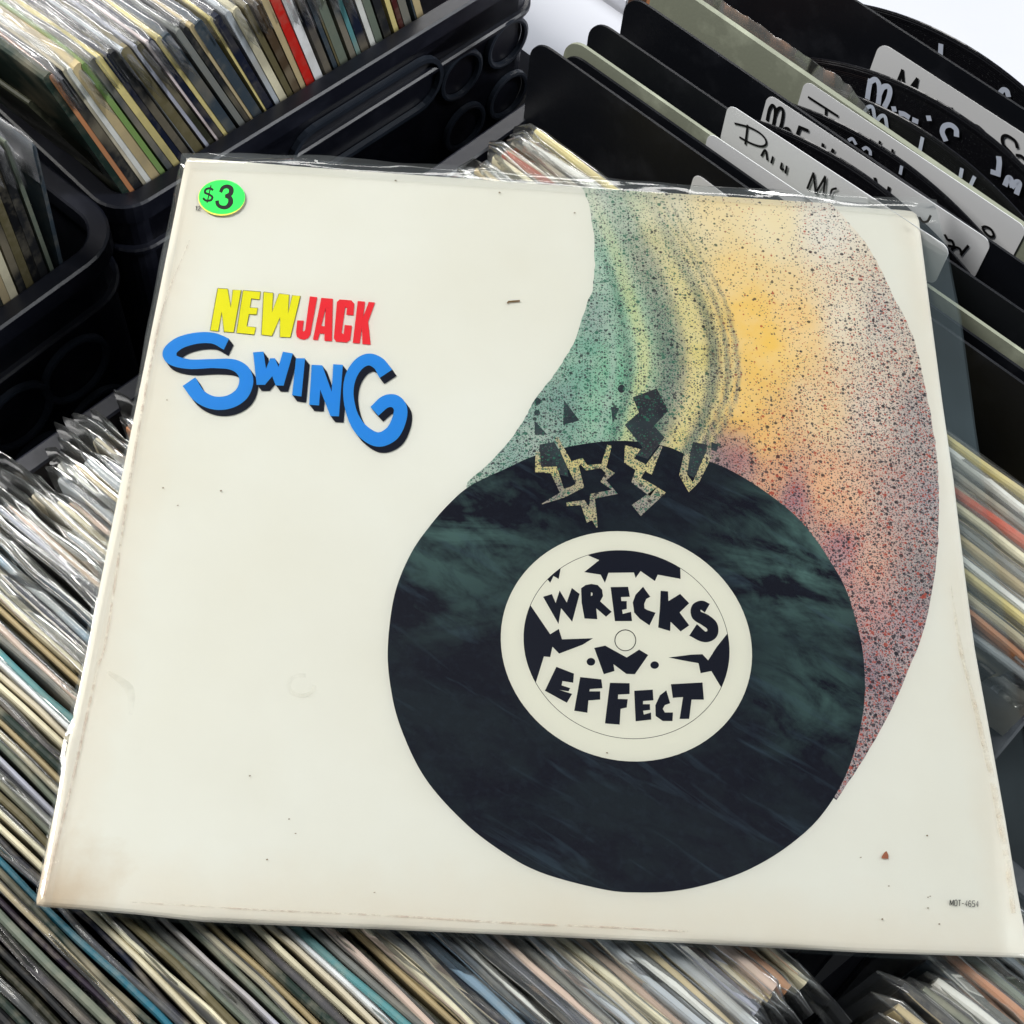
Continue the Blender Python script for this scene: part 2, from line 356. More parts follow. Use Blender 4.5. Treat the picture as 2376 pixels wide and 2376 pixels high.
C_ = {
 'black': (16, 18, 24), 'charcoal': (40, 42, 46), 'dark olive': (58, 60, 44), 'dark green': (36, 58, 50), 'navy': (22, 32, 58), 'dark purple': (44, 30, 52),
 'teal': (36, 112, 134), 'pale blue': (128, 158, 182), 'grey green': (116, 126, 112), 'grey': (132, 134, 130), 'lavender grey': (168, 170, 184),
 'speckled beige': (168, 158, 130), 'tan': (184, 166, 126), 'cream': (222, 214, 184), 'off-white': (216, 216, 210), 'white': (232, 234, 238), 'pinkish tan': (206, 180, 164),
 'brown': (96, 76, 54), 'olive brown': (108, 100, 70), 'orange-red': (206, 84, 54), 'bright red': (214, 34, 24), 'warm beige': (206, 196, 172), 'light teal': (96, 156, 160),
 'yellowish': (212, 196, 130), 'lime green': (136, 170, 96), 'orange': (206, 140, 96), 'purple': (70, 44, 120), 'slate': (70, 84, 96), 'maroon': (92, 34, 34), 'silver': (176, 182, 188), 'pale pink': (216, 200, 200)}
ORD = ['first', 'second', 'third', 'fourth', 'fifth', 'sixth', 'seventh', 'eighth', 'ninth', 'tenth', 'eleventh', 'twelfth', 'thirteenth', 'fourteenth', 'fifteenth']
AN = lambda s: ('an ' if s[0] in 'aeiou' else 'a ') + s
def lab_seq(seq, where, anchor, bagged):
    """one label for each: colour, kind, place, counted from a thing one can find"""
    cnt = {}; out = []; tot = {}
    for n_ in seq: tot[n_] = tot.get(n_, 0) + 1
    for i, n_ in enumerate(seq):
        k = cnt.get(n_, 0); cnt[n_] = k + 1
        if tot[n_] == 1: out.append(f'{n_} record sleeve {where}, the only {n_} one there')
        else:
            nb = seq[i - 1] if i else None
            out.append(f'{n_} sleeve {where}, {ORD[k]} {n_} one from {anchor}')
    return out
# --- A: front part, left and bottom of the cover
seqA = [(-.060, 'black'), (-.055, 'charcoal'), (-.050, 'black'), (-.046, 'dark olive'), (-.042, 'black'), (-.038, 'charcoal'), (-.0345, 'dark green'), (-.031, 'black'), (-.0275, 'dark olive'), (-.024, 'charcoal'), (-.0205, 'dark purple'),
 (-.017, 'grey green'), (-.0140, 'dark purple'), (-.0112, 'tan'), (-.0084, 'dark green'), (-.0057, 'teal'), (-.0030, 'navy'), (-.0008, 'navy'), (.0016, 'cream'), (.0046, 'cream'), (.0074, 'olive brown'),
 (.0102, 'grey green'), (.0130, 'grey'), (.0160, 'lavender grey'), (.0190, 'grey green'), (.0218, 'speckled beige'), (.0246, 'tan'), (.0272, 'dark green'), (.0300, 'dark purple'), (.0330, 'cream'), (.0362, 'warm beige'),
 (.0390, 'white'), (.0416, 'light teal'), (.0446, 'grey'), (.0474, 'pinkish tan'), (.0500, 'dark olive'), (.0528, 'tan'), (.0556, 'cream'), (.0590, 'grey'), (.0618, 'navy'), (.0655, 'pale blue'), (.0695, 'slate'), (.0722, 'off-white'),
 (.0755, 'charcoal'), (.0785, 'lavender grey'), (.0815, 'pinkish tan'), (.0850, 'grey'), (.0885, 'silver'), (.0920, 'warm beige'), (.0955, 'cream'), (.0990, 'pinkish tan'), (.1030, 'silver'), (.1065, 'off-white'), (.1105, 'tan'), (.1145, 'silver'), (.1185, 'lavender grey'),
 (.1225, 'warm beige'), (.1270, 'pinkish tan'), (.1315, 'tan'), (.1370, 'orange'), (.1430, 'cream')]
labsA = lab_seq([n for _, n in seqA], 'in the front crate', 'the bottom left corner', True)
for i, ((s0, nm), lb) in enumerate(zip(seqA, labsA)):
    nxt = seqA[i + 1][0] if i + 1 < len(seqA) else s0 + 0.004
    dev = 0.065 if s0 < 0.13 else 0.045
    a = (E2 + E1 * dev).normalized(); lean = random.uniform(-0.02, 0.03) + 0.02
    v0 = -0.130 + random.uniform(-0.003, 0.004) + (0.004 if s0 < 0 else 0)
    zt = -0.0085 - random.uniform(0, 0.0025) - (0.010 if s0 < -0.02 else 0)
    zt -= random.choice([0, 0, 0.001, 0.002, 0.0045]) if s0 <= 0.075 else random.uniform(0, 0.004)
    cut = random.choice([0, 0, 0, 0.012, 0.02]) if s0 > 0.08 else 0
    record(W(s0, v0, zt), a, -UP + E1 * lean, min(0.0046, (nxt - s0) * random.uniform(0.6, 0.98)), C_[nm], s0 > 0.055 or i % 3 == 1, lb, 'record', 'records in the front crate',
           e0=random.uniform(0.004, 0.010) + (random.uniform(0.0, 0.018) if s0 > 0.07 else 0), e1=random.uniform(0.004, 0.02), ridge=random.uniform(0.0006, 0.0018) if s0 > 0.055 else 0.0004, seed=100 + i, cardin=cut, fdrop=0.012)
# --- A: back part, in front of the dividers
seqA2 = [(.3015, 'silver'), (.3055, 'orange'), (.3095, 'speckled beige'), (.3132, 'dark green'), (.3168, 'yellowish'), (.3202, 'off-white'), (.3240, 'white'), (.3280, 'tan'), (.3312, 'grey'),
 (.3345, 'speckled beige'), (.3385, 'cream'), (.3430, 'orange-red'), (.3475, 'warm beige'), (.3515, 'grey'), (.3552, 'off-white'), (.3590, 'tan'), (.3628, 'yellowish')]
labs2 = lab_seq([n for _, n in seqA2], 'in front of the dividers', 'the cover', True)
for i, ((s0, nm), lb) in enumerate(zip(seqA2, labs2)):
    th = 0.0042 if nm == 'orange-red' else 0.0034
    record(W(s0, -0.130 + random.uniform(-.003, .003), -0.0085 - random.uniform(0, .002) - (0.004 if i % 3 == 0 else 0)), (E2 + E1 * random.uniform(-0.004, 0.006)), -UP + E1 * random.uniform(-.01, .03), th, C_[nm], True, lb,
           'record', 'records in front of the dividers', e0=random.uniform(.004, .012), e1=random.uniform(.014, .028) if i < 6 else random.uniform(.008, .018), ridge=random.uniform(.0012, .0032), seed=400 + i, fdrop=0.012)
# --- D: lower right corner
seqD = [(.160, 'black'), (.166, 'purple'), (.1715, 'tan'), (.177, 'charcoal'), (.182, 'grey green'), (.1865, 'off-white'), (.191, 'slate'), (.1955, 'orange'), (.200, 'grey green'), (.2045, 'black'), (.209, 'silver'), (.2135, 'speckled beige'), (.218, 'dark olive'), (.2225, 'grey')]
labsD = lab_seq([n for _, n in seqD], 'in the lower right corner', 'the dark gap', True)
for i, ((s0, nm), lb) in enumerate(zip(seqD, labsD)):
    record(W(s0, 0.2135 + 0.004 * math.sin(i * 1.7), -0.008 - random.uniform(0, .004) - (0.02 if s0 < .165 else 0)), (E2 + E1 * 0.03), -UP + E1 * random.uniform(0, .05), 0.0036, C_[nm], True, lb, 'record', 'records in the lower right crate',
           e0=random.uniform(.004, .009), e1=.01, ridge=random.uniform(.001, .0025), seed=600 + i)
# --- B: standing high in the upper left crate, leaning to the left
def lerp(a, b, t): return a + (b - a) * t
ZTB = 0.012
seqB = ['dark olive', 'dark green', 'orange', 'charcoal', 'warm beige', 'off-white', 'tan', 'lime green', 'slate', 'yellowish', 'navy', 'charcoal', 'silver', 'olive brown', 'lavender grey', 'dark olive', 'pale pink', 'navy', 'yellowish', 'slate', 'grey', 'charcoal',
 'tan', 'slate', 'yellowish', 'navy', 'silver', 'cream', 'olive brown', 'brown', 'tan', 'bright red', 'white', 'navy', 'slate', 'olive brown', 'grey green', 'slate', 'light teal', 'navy', 'off-white', 'grey green', 'charcoal', 'yellowish', 'maroon', 'grey', 'slate', 'tan']
rb = random.Random(8); WB = [rb.uniform(0.6, 1.5) for _ in seqB]; WB[31] = 1.5; cumB = [0.0]
for q in WB: cumB.append(cumB[-1] + q)
iR = seqB.index('bright red'); KB = 0.445 / (cumB[iR] - cumB[2]); TB = [(cumB[i] - cumB[2]) * KB for i in range(len(seqB))]
tops = [(0.0, 116, 166), (0.10, 215, 132), (0.2, 320, 95), (0.3, 440, 55), (0.445, 632, -18), (0.7, 900, -140), (1.0, 1200, -290)]
def topat(t):
    for (t0, x0, y0), (t1, x1, y1) in zip(tops, tops[1:]):
        if t <= t1: k = (t - t0) / (t1 - t0); return lerp(x0, x1, k), lerp(y0, y1, k)
    return tops[-1][1:]
labsB = lab_seq(seqB, 'in the top left crate', 'its left end', True)
for i, (nm, lb) in enumerate(zip(seqB, labsB)):
    t = TB[i] if i > 1 else -0.012
    if t > 0.93: continue
    rx, ry = lerp(322, 1237, t), lerp(450, -130, t)
    tx, ty = topat(t)
    R_ = onz(rx, ry, ZRB) + vB * 0.002; T_ = onplane(tx, ty, R_, vB)
    if i == 0: R_ = onz(285, 440, ZRB) + vB * 0.002; T_ = onplane(60, 235, R_, vB)
    d = (R_ - T_).normalized()
    aa = (vB * 1.0 + uB * (-0.10 + 0.0 * t)).normalized()
    th = WB[i] * KB * LB * 0.80
    record(T_, aa, d, th, C_[nm], i > 1, lb, 'record', 'records in the top left crate', e0=random.uniform(.001, .004), e1=.008, ridge=random.uniform(.001, .0025), seed=800 + i, bright=1.35, fdrop=0.012, fmat=M_RFILM_B)
# --- C: left edge
seqC = ['slate', 'grey green', 'charcoal', 'black', 'olive brown', 'charcoal', 'cream', 'tan', 'charcoal', 'speckled beige', 'grey', 'tan', 'dark olive', 'off-white', 'grey', 'brown', 'cream', 'slate']
labsC = lab_seq(seqC, 'in the left edge crate', 'its right end', True)
for i, (nm, lb) in enumerate(zip(seqC, labsC)):
    k = i * 0.0125 / 0.0125
    R_ = onz(150, 618, ZRB) - uC * (0.0042 * i) + vC * 0.003
    T_ = onplane(30, 300, onz(150, 618, ZRB) + vC * 0.003, vC) - uC * (0.0042 * i) + UP * random.uniform(-.002, .001)
    if i == 0: T_ = onplane(75, 330, R_, vC)
    record(T_, (vC - uC * 0.05), (R_ - T_).normalized(), 0.0040 if i > 1 else .002, C_[nm], i < 4 or i % 2 == 0, lb, 'record', 'records in the left edge crate', e0=.002, e1=.006, seed=950 + i, fdrop=.012, fmat=M_RFILM_B)
# ================================================================== DIVIDERS
CS, CV, CZ, KS = -0.0016, 0.166, 0.4504, 1.0857   # the dividers stand a little farther and lower than first measured
def fs_(s): return CS + (s - CS) * KS
def fv_(v): return CV + (v - CV) * KS
def fz_(z): return CZ + (z - CZ) * KS
def divider(s, v0, zt, mat, label, th=0.0012, rc=0.012, width=0.33, twist=0.0):
    s, v0, zt = fs_(s), fv_(v0), fz_(zt)
    root = empty('divider', W(s, v0, -0.33)); tag(root, label, 'divider', 'dividers between the records')
    def P(v, z): return Vector((0, 0, 0)) + E2 * v + UP * (z + 0.33) + E1 * (twist * (v + v0))
    pts = [(0, -0.33), (width, -0.33)]
    for c0, a0 in (((width - rc), 0), (rc, 90)):
        for k in range(9): a = math.radians(a0 + 90 * k / 8); pts.append((c0 + rc * math.cos(a), zt - rc + rc * math.sin(a)))
    n = len(pts); vs = [P(*p) - E1 * th / 2 for p in pts] + [P(*p) + E1 * th / 2 for p in pts]
    fs = [tuple(range(n)), tuple(range(2 * n - 1, n - 1, -1))] + [(i, n + i, n + (i + 1) % n, (i + 1) % n) for i in range(n)]
    link('panel', vs, fs, mat, root)
    return root
def vnorm(twist): return (E1 - E2 * twist).normalized()
def stroke_pts(px, P0, nrm, org, sc):
    return [onplane(org[0] + x * sc, org[1] + y * sc, P0, nrm) for x, y in px]
def ribbon(mb, pts, wid, nrm):
    n = len(pts)
    if not isinstance(wid, (list, tuple)): wid = [wid] * n
    L, Rr = [], []
    for i in range(n):
        t = (pts[min(i + 1, n - 1)] - pts[max(i - 1, 0)]).normalized(); s = t.cross(nrm).normalized()
        e = Vector((0, 0, 0))
        if i == 0: e = -t * wid[i] * 0.3
        if i == n - 1: e = t * wid[i] * 0.3
        L.append(pts[i] + s * wid[i] / 2 + e); Rr.append(pts[i] - s * wid[i] / 2 + e)
    mb.grid([L, Rr])
Z1576 = ((1576, 0), 400 / 1932); Z1976 = ((1976, 0), 400 / 1932); Z1976b = ((1976, 300), 400 / 1932); Z3 = ((1576, 0), 800 / 1932)
def handwriting(root, s, twist, strokes, width, mat, name='handwriting', off=0.0012):
    s = fs_(s)
    nrm = vnorm(twist); P0 = W(s, 0, 0) - nrm * off; mb = MB(); j = 0
    for (org, sc), pts in strokes:
        q = stroke_pts(pts, P0 - nrm * 0.00004 * j, nrm, org, sc); j += 1
        if len(q) > 2: q = catmull(q, False, 5)
        ribbon(mb, q, width, nrm)
    mb.v = [v - root.location for v in mb.v]; mb.build(name, mat, root)
def tabcard(root, s, twist, x0, x1, label, drop=0.024, rc=0.0045, off=0.0009, zt=None):
    """white rounded card stuck on the front face; x0,x1 pixels on its upper corners"""
    s = fs_(s); nrm = vnorm(twist); P0 = W(s, 0, 0) - nrm * off
    a = onplane(*x0, P0, nrm); b = onplane(*x1, P0, nrm); u = (b - a).normalized(); L = (b - a).length
    dn = u.cross(nrm); dn = dn if dn.z < 0 else -dn
    pts = []
    for cx, cy, a0 in ((L - rc, rc, -90), (L - rc, drop - rc, 0), (rc, drop - rc, 90), (rc, rc, 180)):
        for k in range(7): an = math.radians(a0 + 15 * k); pts.append((cx + rc * math.cos(an), cy + rc * math.sin(an)))
    f = [a + u * x + dn * y - root.location for x, y in pts]; n = len(f); g = [p + nrm * 0.0003 for p in f]
    o = link('label_card', f + g, [tuple(range(n)), tuple(range(2 * n - 1, n - 1, -1))] + [(i, n + i, n + (i + 1) % n, (i + 1) % n) for i in range(n)], M_TAB, root)
    if label: o['label'] = label
# (s from line fits at z=.03)
ZT = 0.030
D1 = divider(0.3712, -0.1415, ZT, M_DIV, 'frontmost black divider right behind the back records, its broad face showing', twist=0.010)
tabcard(D1, 0.3712 + .000, 0.010, (1612, 400), (1960, 660), 'white card mostly under the cover')
D1b = divider(0.3795, -0.1300, 0.0265, M_DIV, 'black divider showing as a thin strip in front of the first grey divider', twist=0.010)
G1 = divider(0.3835, -0.1325, ZT, M_DIVG, 'grey divider with pale edge, nearer of the two grey ones', th=0.0016, twist=0.012)
tabcard(G1, 0.3832, 0.012, (1644, 306), (2000, 545), None)
D2 = divider(0.4000, -0.1330, ZT, M_DIV, 'black divider carrying the white card that reads D Mc', twist=0.014)
tabcard(D2, 0.4000, 0.014, (1690, 240), (2206, 578), 'white card lettered D and Mc in thin black pen')
handwriting(D2, 0.4000, 0.014, [(Z1576, [(625, 1385), (690, 1400), (790, 1430), (900, 1490), (965, 1560), (970, 1620), (910, 1640), (800, 1605), (680, 1540)]), (Z1576, [(765, 1405), (740, 1615)]),
 (Z1576, [(920, 1745), (965, 1680), (985, 1790)]), (Z1576, [(1050, 1760), (1030, 1825)]), (Z1576, [(1150, 1830), (1138, 1890), (1170, 1900)]), (Z1576, [(1205, 1865), (1190, 1940)]),
 (Z3, [(718, 1056), (752, 970)]), (Z3, [(752, 970), (764, 1085)]), (Z3, [(764, 1085), (818, 990)]), (Z3, [(818, 990), (808, 1092)]), (Z3, [(880, 1056), (856, 1064), (846, 1096)])], 0.0011, M_INK)
handwriting(D2, 0.4000, 0.014, [(Z1976b, [(762, 990), (800, 1035), (850, 1030), (885, 970)])], 0.0011, M_INK)
def vinyl(s, v0, z0, label, R=0.1634, th=0.0018):
    s, v0, z0 = fs_(s), fv_(v0), fz_(z0)
    P0 = W(s, v0, z0); root = empty('vinyl_record', P0); tag(root, label, 'vinyl record', 'black vinyl records used as dividers')
    N = 160; rows = []
    for r, t in ((0.0037, 0.0), (0.0037, 1), (0.05, 1), (0.052, .8), (R - 0.004, .7), (R - 0.002, 1), (R, .45), (R, -.45), (R - 0.002, -1), (R - 0.004, -.7), (0.052, -.8), (0.05, -1), (0.0037, -1), (0.0037, 0)):
        rows.append([Vector((r * math.cos(2 * math.pi * k / N), r * math.sin(2 * math.pi * k / N), t * th / 2)) for k in range(N)])
    b = MB(); b.grid(rows, closed_v=True); o = b.build('disc', M_VINYL, root, False)
    root.rotation_euler = Matrix((E2, UP, E2.cross(UP))).transposed().to_euler()
    return root
def vinyl_writing(root, s, strokes, width):
    s = fs_(s)
    nrm = E1; P0 = W(s, 0, 0) - nrm * 0.0015; mb = MB(); mi = (root.rotation_euler.to_matrix()).inverted(); j = 0
    for (org, sc), pts in strokes:
        q = stroke_pts(pts, P0 - nrm * 0.00004 * j, nrm, org, sc); j += 1
        if len(q) > 2: q = catmull(q, False, 5)
        ribbon(mb, q, width, nrm)
    mb.v = [mi @ (v - root.location) for v in mb.v]; mb.build('marker_writing', M_CHALK, root)
vinyl(0.4120, 0.004, -0.1200, 'black vinyl disc between the D Mc card and the McFa card')
D3 = divider(0.4215, -0.1330, ZT, M_DIV, 'black divider carrying the white card that reads McFa', twist=0.0)
tabcard(D3, 0.4215, 0.0, (1782, 217), (2302, 562), 'white card lettered Mc F in thick black pen', drop=0.026)
handwriting(D3, 0.4215, 0.0, [(Z1576, [(985, 1345), (1010, 1230), (1045, 1180), (1072, 1215), (1072, 1300), (1055, 1395)]), (Z1576, [(1072, 1300), (1105, 1225), (1145, 1212), (1165, 1260), (1150, 1370), (1128, 1445)]),
 (Z1576, [(1240, 1505), (1230, 1450), (1190, 1440), (1160, 1480)]), (Z1576, [(1308, 1550), (1350, 1425)]), (Z1576, [(1350, 1425), (1440, 1462)]), (Z1576, [(1390, 1590), (1430, 1590), (1480, 1620)]), (Z1576, [(1612, 1618), (1600, 1690)]), (Z1576, [(1725, 1680), (1695, 1745)]),
 ], 0.0017, M_INK)
handwriting(D3, 0.4215, 0.0, [(Z1976b, [(262, 552), (272, 600)]), (Z1976b, [(420, 655), (408, 705)])], 0.0017, M_INK)
handwriting(D3, 0.4215, 0.0, [ (Z1976b, [(1045, 1185), (1075, 1235), (1125, 1250), (1142, 1310), (1085, 1305)]), (Z1976b, [(1120, 1350), (1170, 1322), (1215, 1345), (1228, 1390)]), (Z1976b, [(1305, 1308), (1225, 1405)])], 0.0013, M_INK)
vF = vinyl(0.4300, 0.006, -0.1200, 'black vinyl disc between the McFadd card and the H card')
vinyl_writing(vF, 0.4300, [(Z1976, [(-30, 1570), (10, 1555), (45, 1610)]), (Z1976, [(130, 1670), (165, 1655), (205, 1690), (210, 1730)]), (Z1976, [(560, 1868), (545, 1945)])], 0.0016)
G2 = divider(0.4395, -0.1330, ZT, M_DIVG, 'grey divider with pale edge, farther of the two grey ones', th=0.0026, twist=-0.012)
tabcard(G2, 0.4395, -0.012, (1868, 185), (2384, 530), 'white card lettered H at its left end', drop=0.026, off=0.0019)
handwriting(G2, 0.4395, -0.012, [(Z1576, [(1450, 1090), (1775, 1300)]), (Z1576, [(1645, 1212), (1640, 1310)]), (Z1976b, [(1465, 1100), (1500, 1090), (1560, 1120), (1592, 1185), (1560, 1205), (1500, 1160), (1470, 1115)]), (Z1976, [(318, 1588), (308, 1620)]), (Z1976, [(460, 1680), (455, 1710)])], 0.0013, M_INK, off=0.0023)
record(W(fs_(0.4475), fv_(-0.15), fz_(0.020)), E2, -UP + E1 * 0.02, 0.003, C_['orange'], True, 'orange and cream record sleeve in clear plastic behind the farther grey divider', 'record', None, L=0.1250, e0=0.0, e1=0.022, ridge=0.012, seed=77)
vA = vinyl(0.4550, 0.010, -0.1240, 'black vinyl disc nearest behind the farther grey divider, thin grey writing on it')
vinyl_writing(vA, 0.4550, [(Z1976, [(150, 1245), (185, 1200), (235, 1205), (258, 1320)]), (Z1976, [(285, 1350), (330, 1300), (375, 1310), (395, 1420)]), (Z1976, [(793, 1548), (765, 1685)]), (Z1976b, [(1235, 448), (1220, 530)]), (Z1976b, [(1375, 538), (1338, 615)])], 0.0019)
vB_ = vinyl(0.4700, 0.012, -0.1200, 'black vinyl disc with bold white marker letters m and C')
dot = lambda x, y, r: (Z1976, [(x - r * .5, y), (x + r * .5, y)])
vinyl_writing(vB_, 0.4700, [(Z1976, [(178, 1095), (195, 980), (210, 905)]), (Z1976, [(205, 920), (265, 890), (305, 940), (312, 1040), (300, 1150)]), (Z1976, [(310, 1060), (350, 980), (410, 970), (430, 1020), (410, 1110), (372, 1190)]),
 dot(475, 1222, 20), (Z1976, [(545, 1270), (590, 1280), (635, 1310)]), (Z1976, [(695, 1345), (730, 1360)]), dot(865, 1325, 20), (Z1976, [(1175, 1515), (1170, 1450), (1110, 1402), (1040, 1415), (1015, 1480), (1050, 1565)]),
 (Z1976b, [(1650, 320), (1655, 380), (1640, 510)]), (Z1976b, [(1640, 500), (1575, 478)]), (Z1976b, [(1722, 620), (1755, 545), (1785, 560), (1800, 640)]), (Z1976b, [(1800, 640), (1850, 590), (1880, 610), (1850, 715)])], 0.0027)
D4 = divider(0.4940, -0.1330, ZT, M_DIV, 'rearmost black divider, carrying the long white card lettered S', twist=0.0)
tabcard(D4, 0.4940, 0.0, (2042, 96), (2560, 430), 'white card with letters at its upper right', drop=0.03, rc=0.006)
handwriting(D4, 0.4940, 0.0, [(Z1976, [(515, 925), (570, 790)]), (Z1976, [(570, 790), (582, 960)]), (Z1976, [(660, 985), (735, 885)]), (Z1976, [(735, 885), (712, 1010)]), (Z1976, [(1122, 1215), (1125, 1250)]), (Z1976, [(1290, 1390), (1400, 1410), (1475, 1470)]),
 (Z1976, [(1855, 1650), (1830, 1580), (1740, 1520), (1690, 1540), (1700, 1620), (1780, 1710), (1840, 1790), (1850, 1870)]), (Z1976, [(1850, 1740), (1900, 1750), (1950, 1800)])], 0.0017, M_INK)
vC_ = vinyl(0.5050, -0.004, -0.1180, 'rearmost black vinyl disc, its grooved rim against the white wall')
vinyl_writing(vC_, 0.5050, [(Z1976, [(1000, 508), (995, 605)]), (Z1976, [(1665, 1040), (1700, 1005), (1740, 1020), (1755, 1070)])], 0.0026)
# ================================================================== THE COVER
K = 2376 / 1932
cover = empty('album_cover', (0, 0, -0.004)); tag(cover, 'cream album cover with a black disc and colour swirl, priced $3, lying on the records', 'album cover')
OFF = Vector((0, 0, 0.004))
def cov(x, y, z=0.0): p = onz(x, y, 0); return Vector((p.x, p.y, z)) + OFF
outl = [(441, 363), (700, 384), (1100, 413), (1600, 450), (1976, 477), (2098, 485), (2118, 488), (2128, 495), (2134, 510), (2147, 614), (2160, 717), (2188, 930), (2214, 1111), (2240, 1328), (2263, 1500), (2299, 1700), (2334.6, 1900), (2356, 2030), (2370, 2107), (2390, 2205), (2388, 2216), (2378, 2220.5),
        (1990, 2208), (1576, 2185.5), (1200, 2168), (876, 2154), (620, 2144), (471, 2137), (317, 2120), (180, 2108), (100, 2102), (84, 2098), (83, 2086), (150, 1755), (220, 1410), (281, 1108), (352, 757), (405, 495), (428, 378), (433, 366)]
P2 = []
for i, p in enumerate(outl):
    q = outl[(i + 1) % len(outl)]; m = max(1, int(math.hypot(q[0] - p[0], q[1] - p[1]) / 60))
    for k in range(m): P2.append((lerp(p[0], q[0], k / m), lerp(p[1], q[1], k / m)))
P2 = [cov(x, y, 0) for x, y in P2]
ri = random.Random(5)
lay = [(0.0, -0.0011), (0.0, -0.0008), (0.0004, -0.0003), (0.0012, -0.00005), (0.0026, 0.0)]
rows = []
rows.append([p + Vector((0, 0, -0.0025)) for p in inset2d(P2, 0.0016)])
rows.append([p + Vector((0, 0, -0.0023)) for p in inset2d(P2, 0.0003)])
for ins, z in lay: rows.append([p + Vector((0, 0, z)) for p in inset2d(P2, ins)])
mb = MB(); mb.grid(rows, closed_v=True)
top = rows[-1]; b0 = len(mb.v) - len(top); mb.f += [tuple(b0 + i for i in t) for t in tessellate_polygon([[Vector((p.x, p.y, 0)) for p in top]])]; mb.f.append(tuple(reversed(range(len(top)))))
mb.build('card_sleeve', M_PAPER, cover)
LZ = [0.00005]
def step(d=0.000015): LZ[0] += d; return LZ[0]
def poly(loops, name, mat, z=None, parent=None, conv=None):
    z = step() if z is None else z
    L3 = [[conv(x, y, z) for x, y in lp] for lp in loops]
    flat = [p for lp in L3 for p in lp]; tr = tessellate_polygon([[Vector((p.x, p.y, 0)) for p in lp] for lp in L3])
    return flat, [tuple(t) for t in tr]
def printing(name, shapes, mat, conv, parent=None, each=0.0):
    """shapes: list of ('p', loops) polygons or ('r', points, widths) ribbons, in pixels of a measured view"""
    mb = MB(); z = step()
    for sh in shapes:
        if sh[0] == 'p': f, t = poly(sh[1], name, mat, z, None, conv); mb.add(f, t)
        else:
            pts = sh[1]; wd = sh[2]; n = len(pts)
            cp = catmull([Vector((x, y, 0)) for x, y in pts], False, 8) if len(pts) > 2 and (len(sh) < 4 or sh[3]) else [Vector((x, y, 0)) for x, y in pts]
            m = len(cp); ws = wd if isinstance(wd, (list, tuple)) else [wd] * n
            L, Rr = [], []
            for i in range(m):
                tpos = i / (m - 1) * (len(ws) - 1) if len(ws) > 1 else 0; k = min(int(tpos), len(ws) - 2); wv = lerp(ws[k], ws[k + 1], tpos - k)
                t = (cp[min(i + 1, m - 1)] - cp[max(i - 1, 0)]).normalized(); nn = Vector((-t.y, t.x, 0)) * wv / 2
                L.append(conv(cp[i].x + nn.x, cp[i].y + nn.y, z)); Rr.append(conv(cp[i].x - nn.x, cp[i].y - nn.y, z))
            mb.grid([L, Rr])
        z += each
    LZ[0] = max(LZ[0], z)
    # keep every print face looking up
    for i, fc in enumerate(mb.f):
        a, b, c = mb.v[fc[0]], mb.v[fc[1]], mb.v[fc[2]]
        if (b - a).cross(c - a).z < 0: mb.f[i] = tuple(reversed(fc))
    return mb.build(name, mat, parent or cover)
ell = lambda cx, cy, rx, ry, n=28: [(cx + rx * math.cos(2 * math.pi * i / n), cy + ry * math.sin(2 * math.pi * i / n)) for i in range(n)]
dconv = lambda x, y, z: cov(x * K, y * K, z)
def zconv(ox, oy, sc): return lambda x, y, z: cov(ox + x * sc, oy + y * sc, z)
# ---- airbrushed swirl: colour field on a grid, speckles in the shader
CPTS = [((1120, 375), (205, 214, 204), .5), ((1180, 400), (185, 204, 186), .5), ((1250, 400), (222, 216, 190), .25), ((1350, 400), (240, 220, 172), .12), ((1450, 420), (242, 226, 186), .08), ((1560, 420), (236, 230, 220), .35),
 ((1140, 500), (160, 196, 180), .5), ((1130, 600), (138, 168, 162), .7), ((1180, 600), (140, 192, 165), .5), ((1100, 680), (120, 176, 158), .7), ((1150, 690), (110, 184, 150), .6), ((1060, 760), (120, 160, 152), .8), ((1130, 770), (120, 186, 158), .6), ((980, 840), (140, 172, 165), .9), ((1000, 900), (150, 176, 168), .9),
 ((1230, 480), (190, 190, 160), .5), ((1300, 480), (226, 210, 160), .3), ((1380, 520), (243, 212, 140), .15), ((1400, 600), (247, 205, 92), .06), ((1450, 650), (247, 204, 78), .06), ((1500, 620), (246, 210, 140), .2), ((1600, 600), (240, 226, 204), .4), ((1660, 600), (215, 205, 196), .8),
 ((1400, 760), (246, 202, 88), .12), ((1440, 830), (244, 196, 112), .3), ((1550, 780), (240, 208, 160), .45), ((1650, 780), (228, 210, 196), .8), ((1730, 800), (182, 172, 172), 1.0), ((1760, 950), (168, 160, 168), 1.1),
 ((1400, 870), (176, 112, 122), .9), ((1350, 880), (150, 108, 122), .9), ((1460, 900), (226, 170, 130), .6), ((1500, 940), (160, 96, 124), 1.0), ((1550, 920), (240, 188, 142), .5), ((1600, 950), (238, 188, 150), .7), ((1690, 950), (200, 176, 172), 1.0),
 ((1590, 1040), (178, 112, 132), 1.0), ((1640, 1060), (228, 178, 156), .9), ((1650, 1150), (200, 150, 150), 1.0), ((1730, 1090), (156, 146, 152), 1.2), ((1700, 1200), (172, 150, 160), 1.2), ((1650, 1260), (150, 124, 140), 1.2), ((1660, 1350), (164, 144, 152), 1.2), ((1600, 1460), (160, 140, 150), 1.2)]
streaks = [(1150, 12, (150, 186, 170)), (1180, 14, (96, 150, 128)), (1207, 24, (206, 212, 146)), (1256, 40, (88, 118, 106)), (1284, 12, (150, 150, 120)), (1312, 34, (226, 212, 134)), (1341, 22, (112, 132, 104)), (1357, 8, (228, 210, 138)), (1367, 8, (128, 136, 106)), (1377, 6, (218, 200, 130)), (1386, 6, (140, 140, 112))]
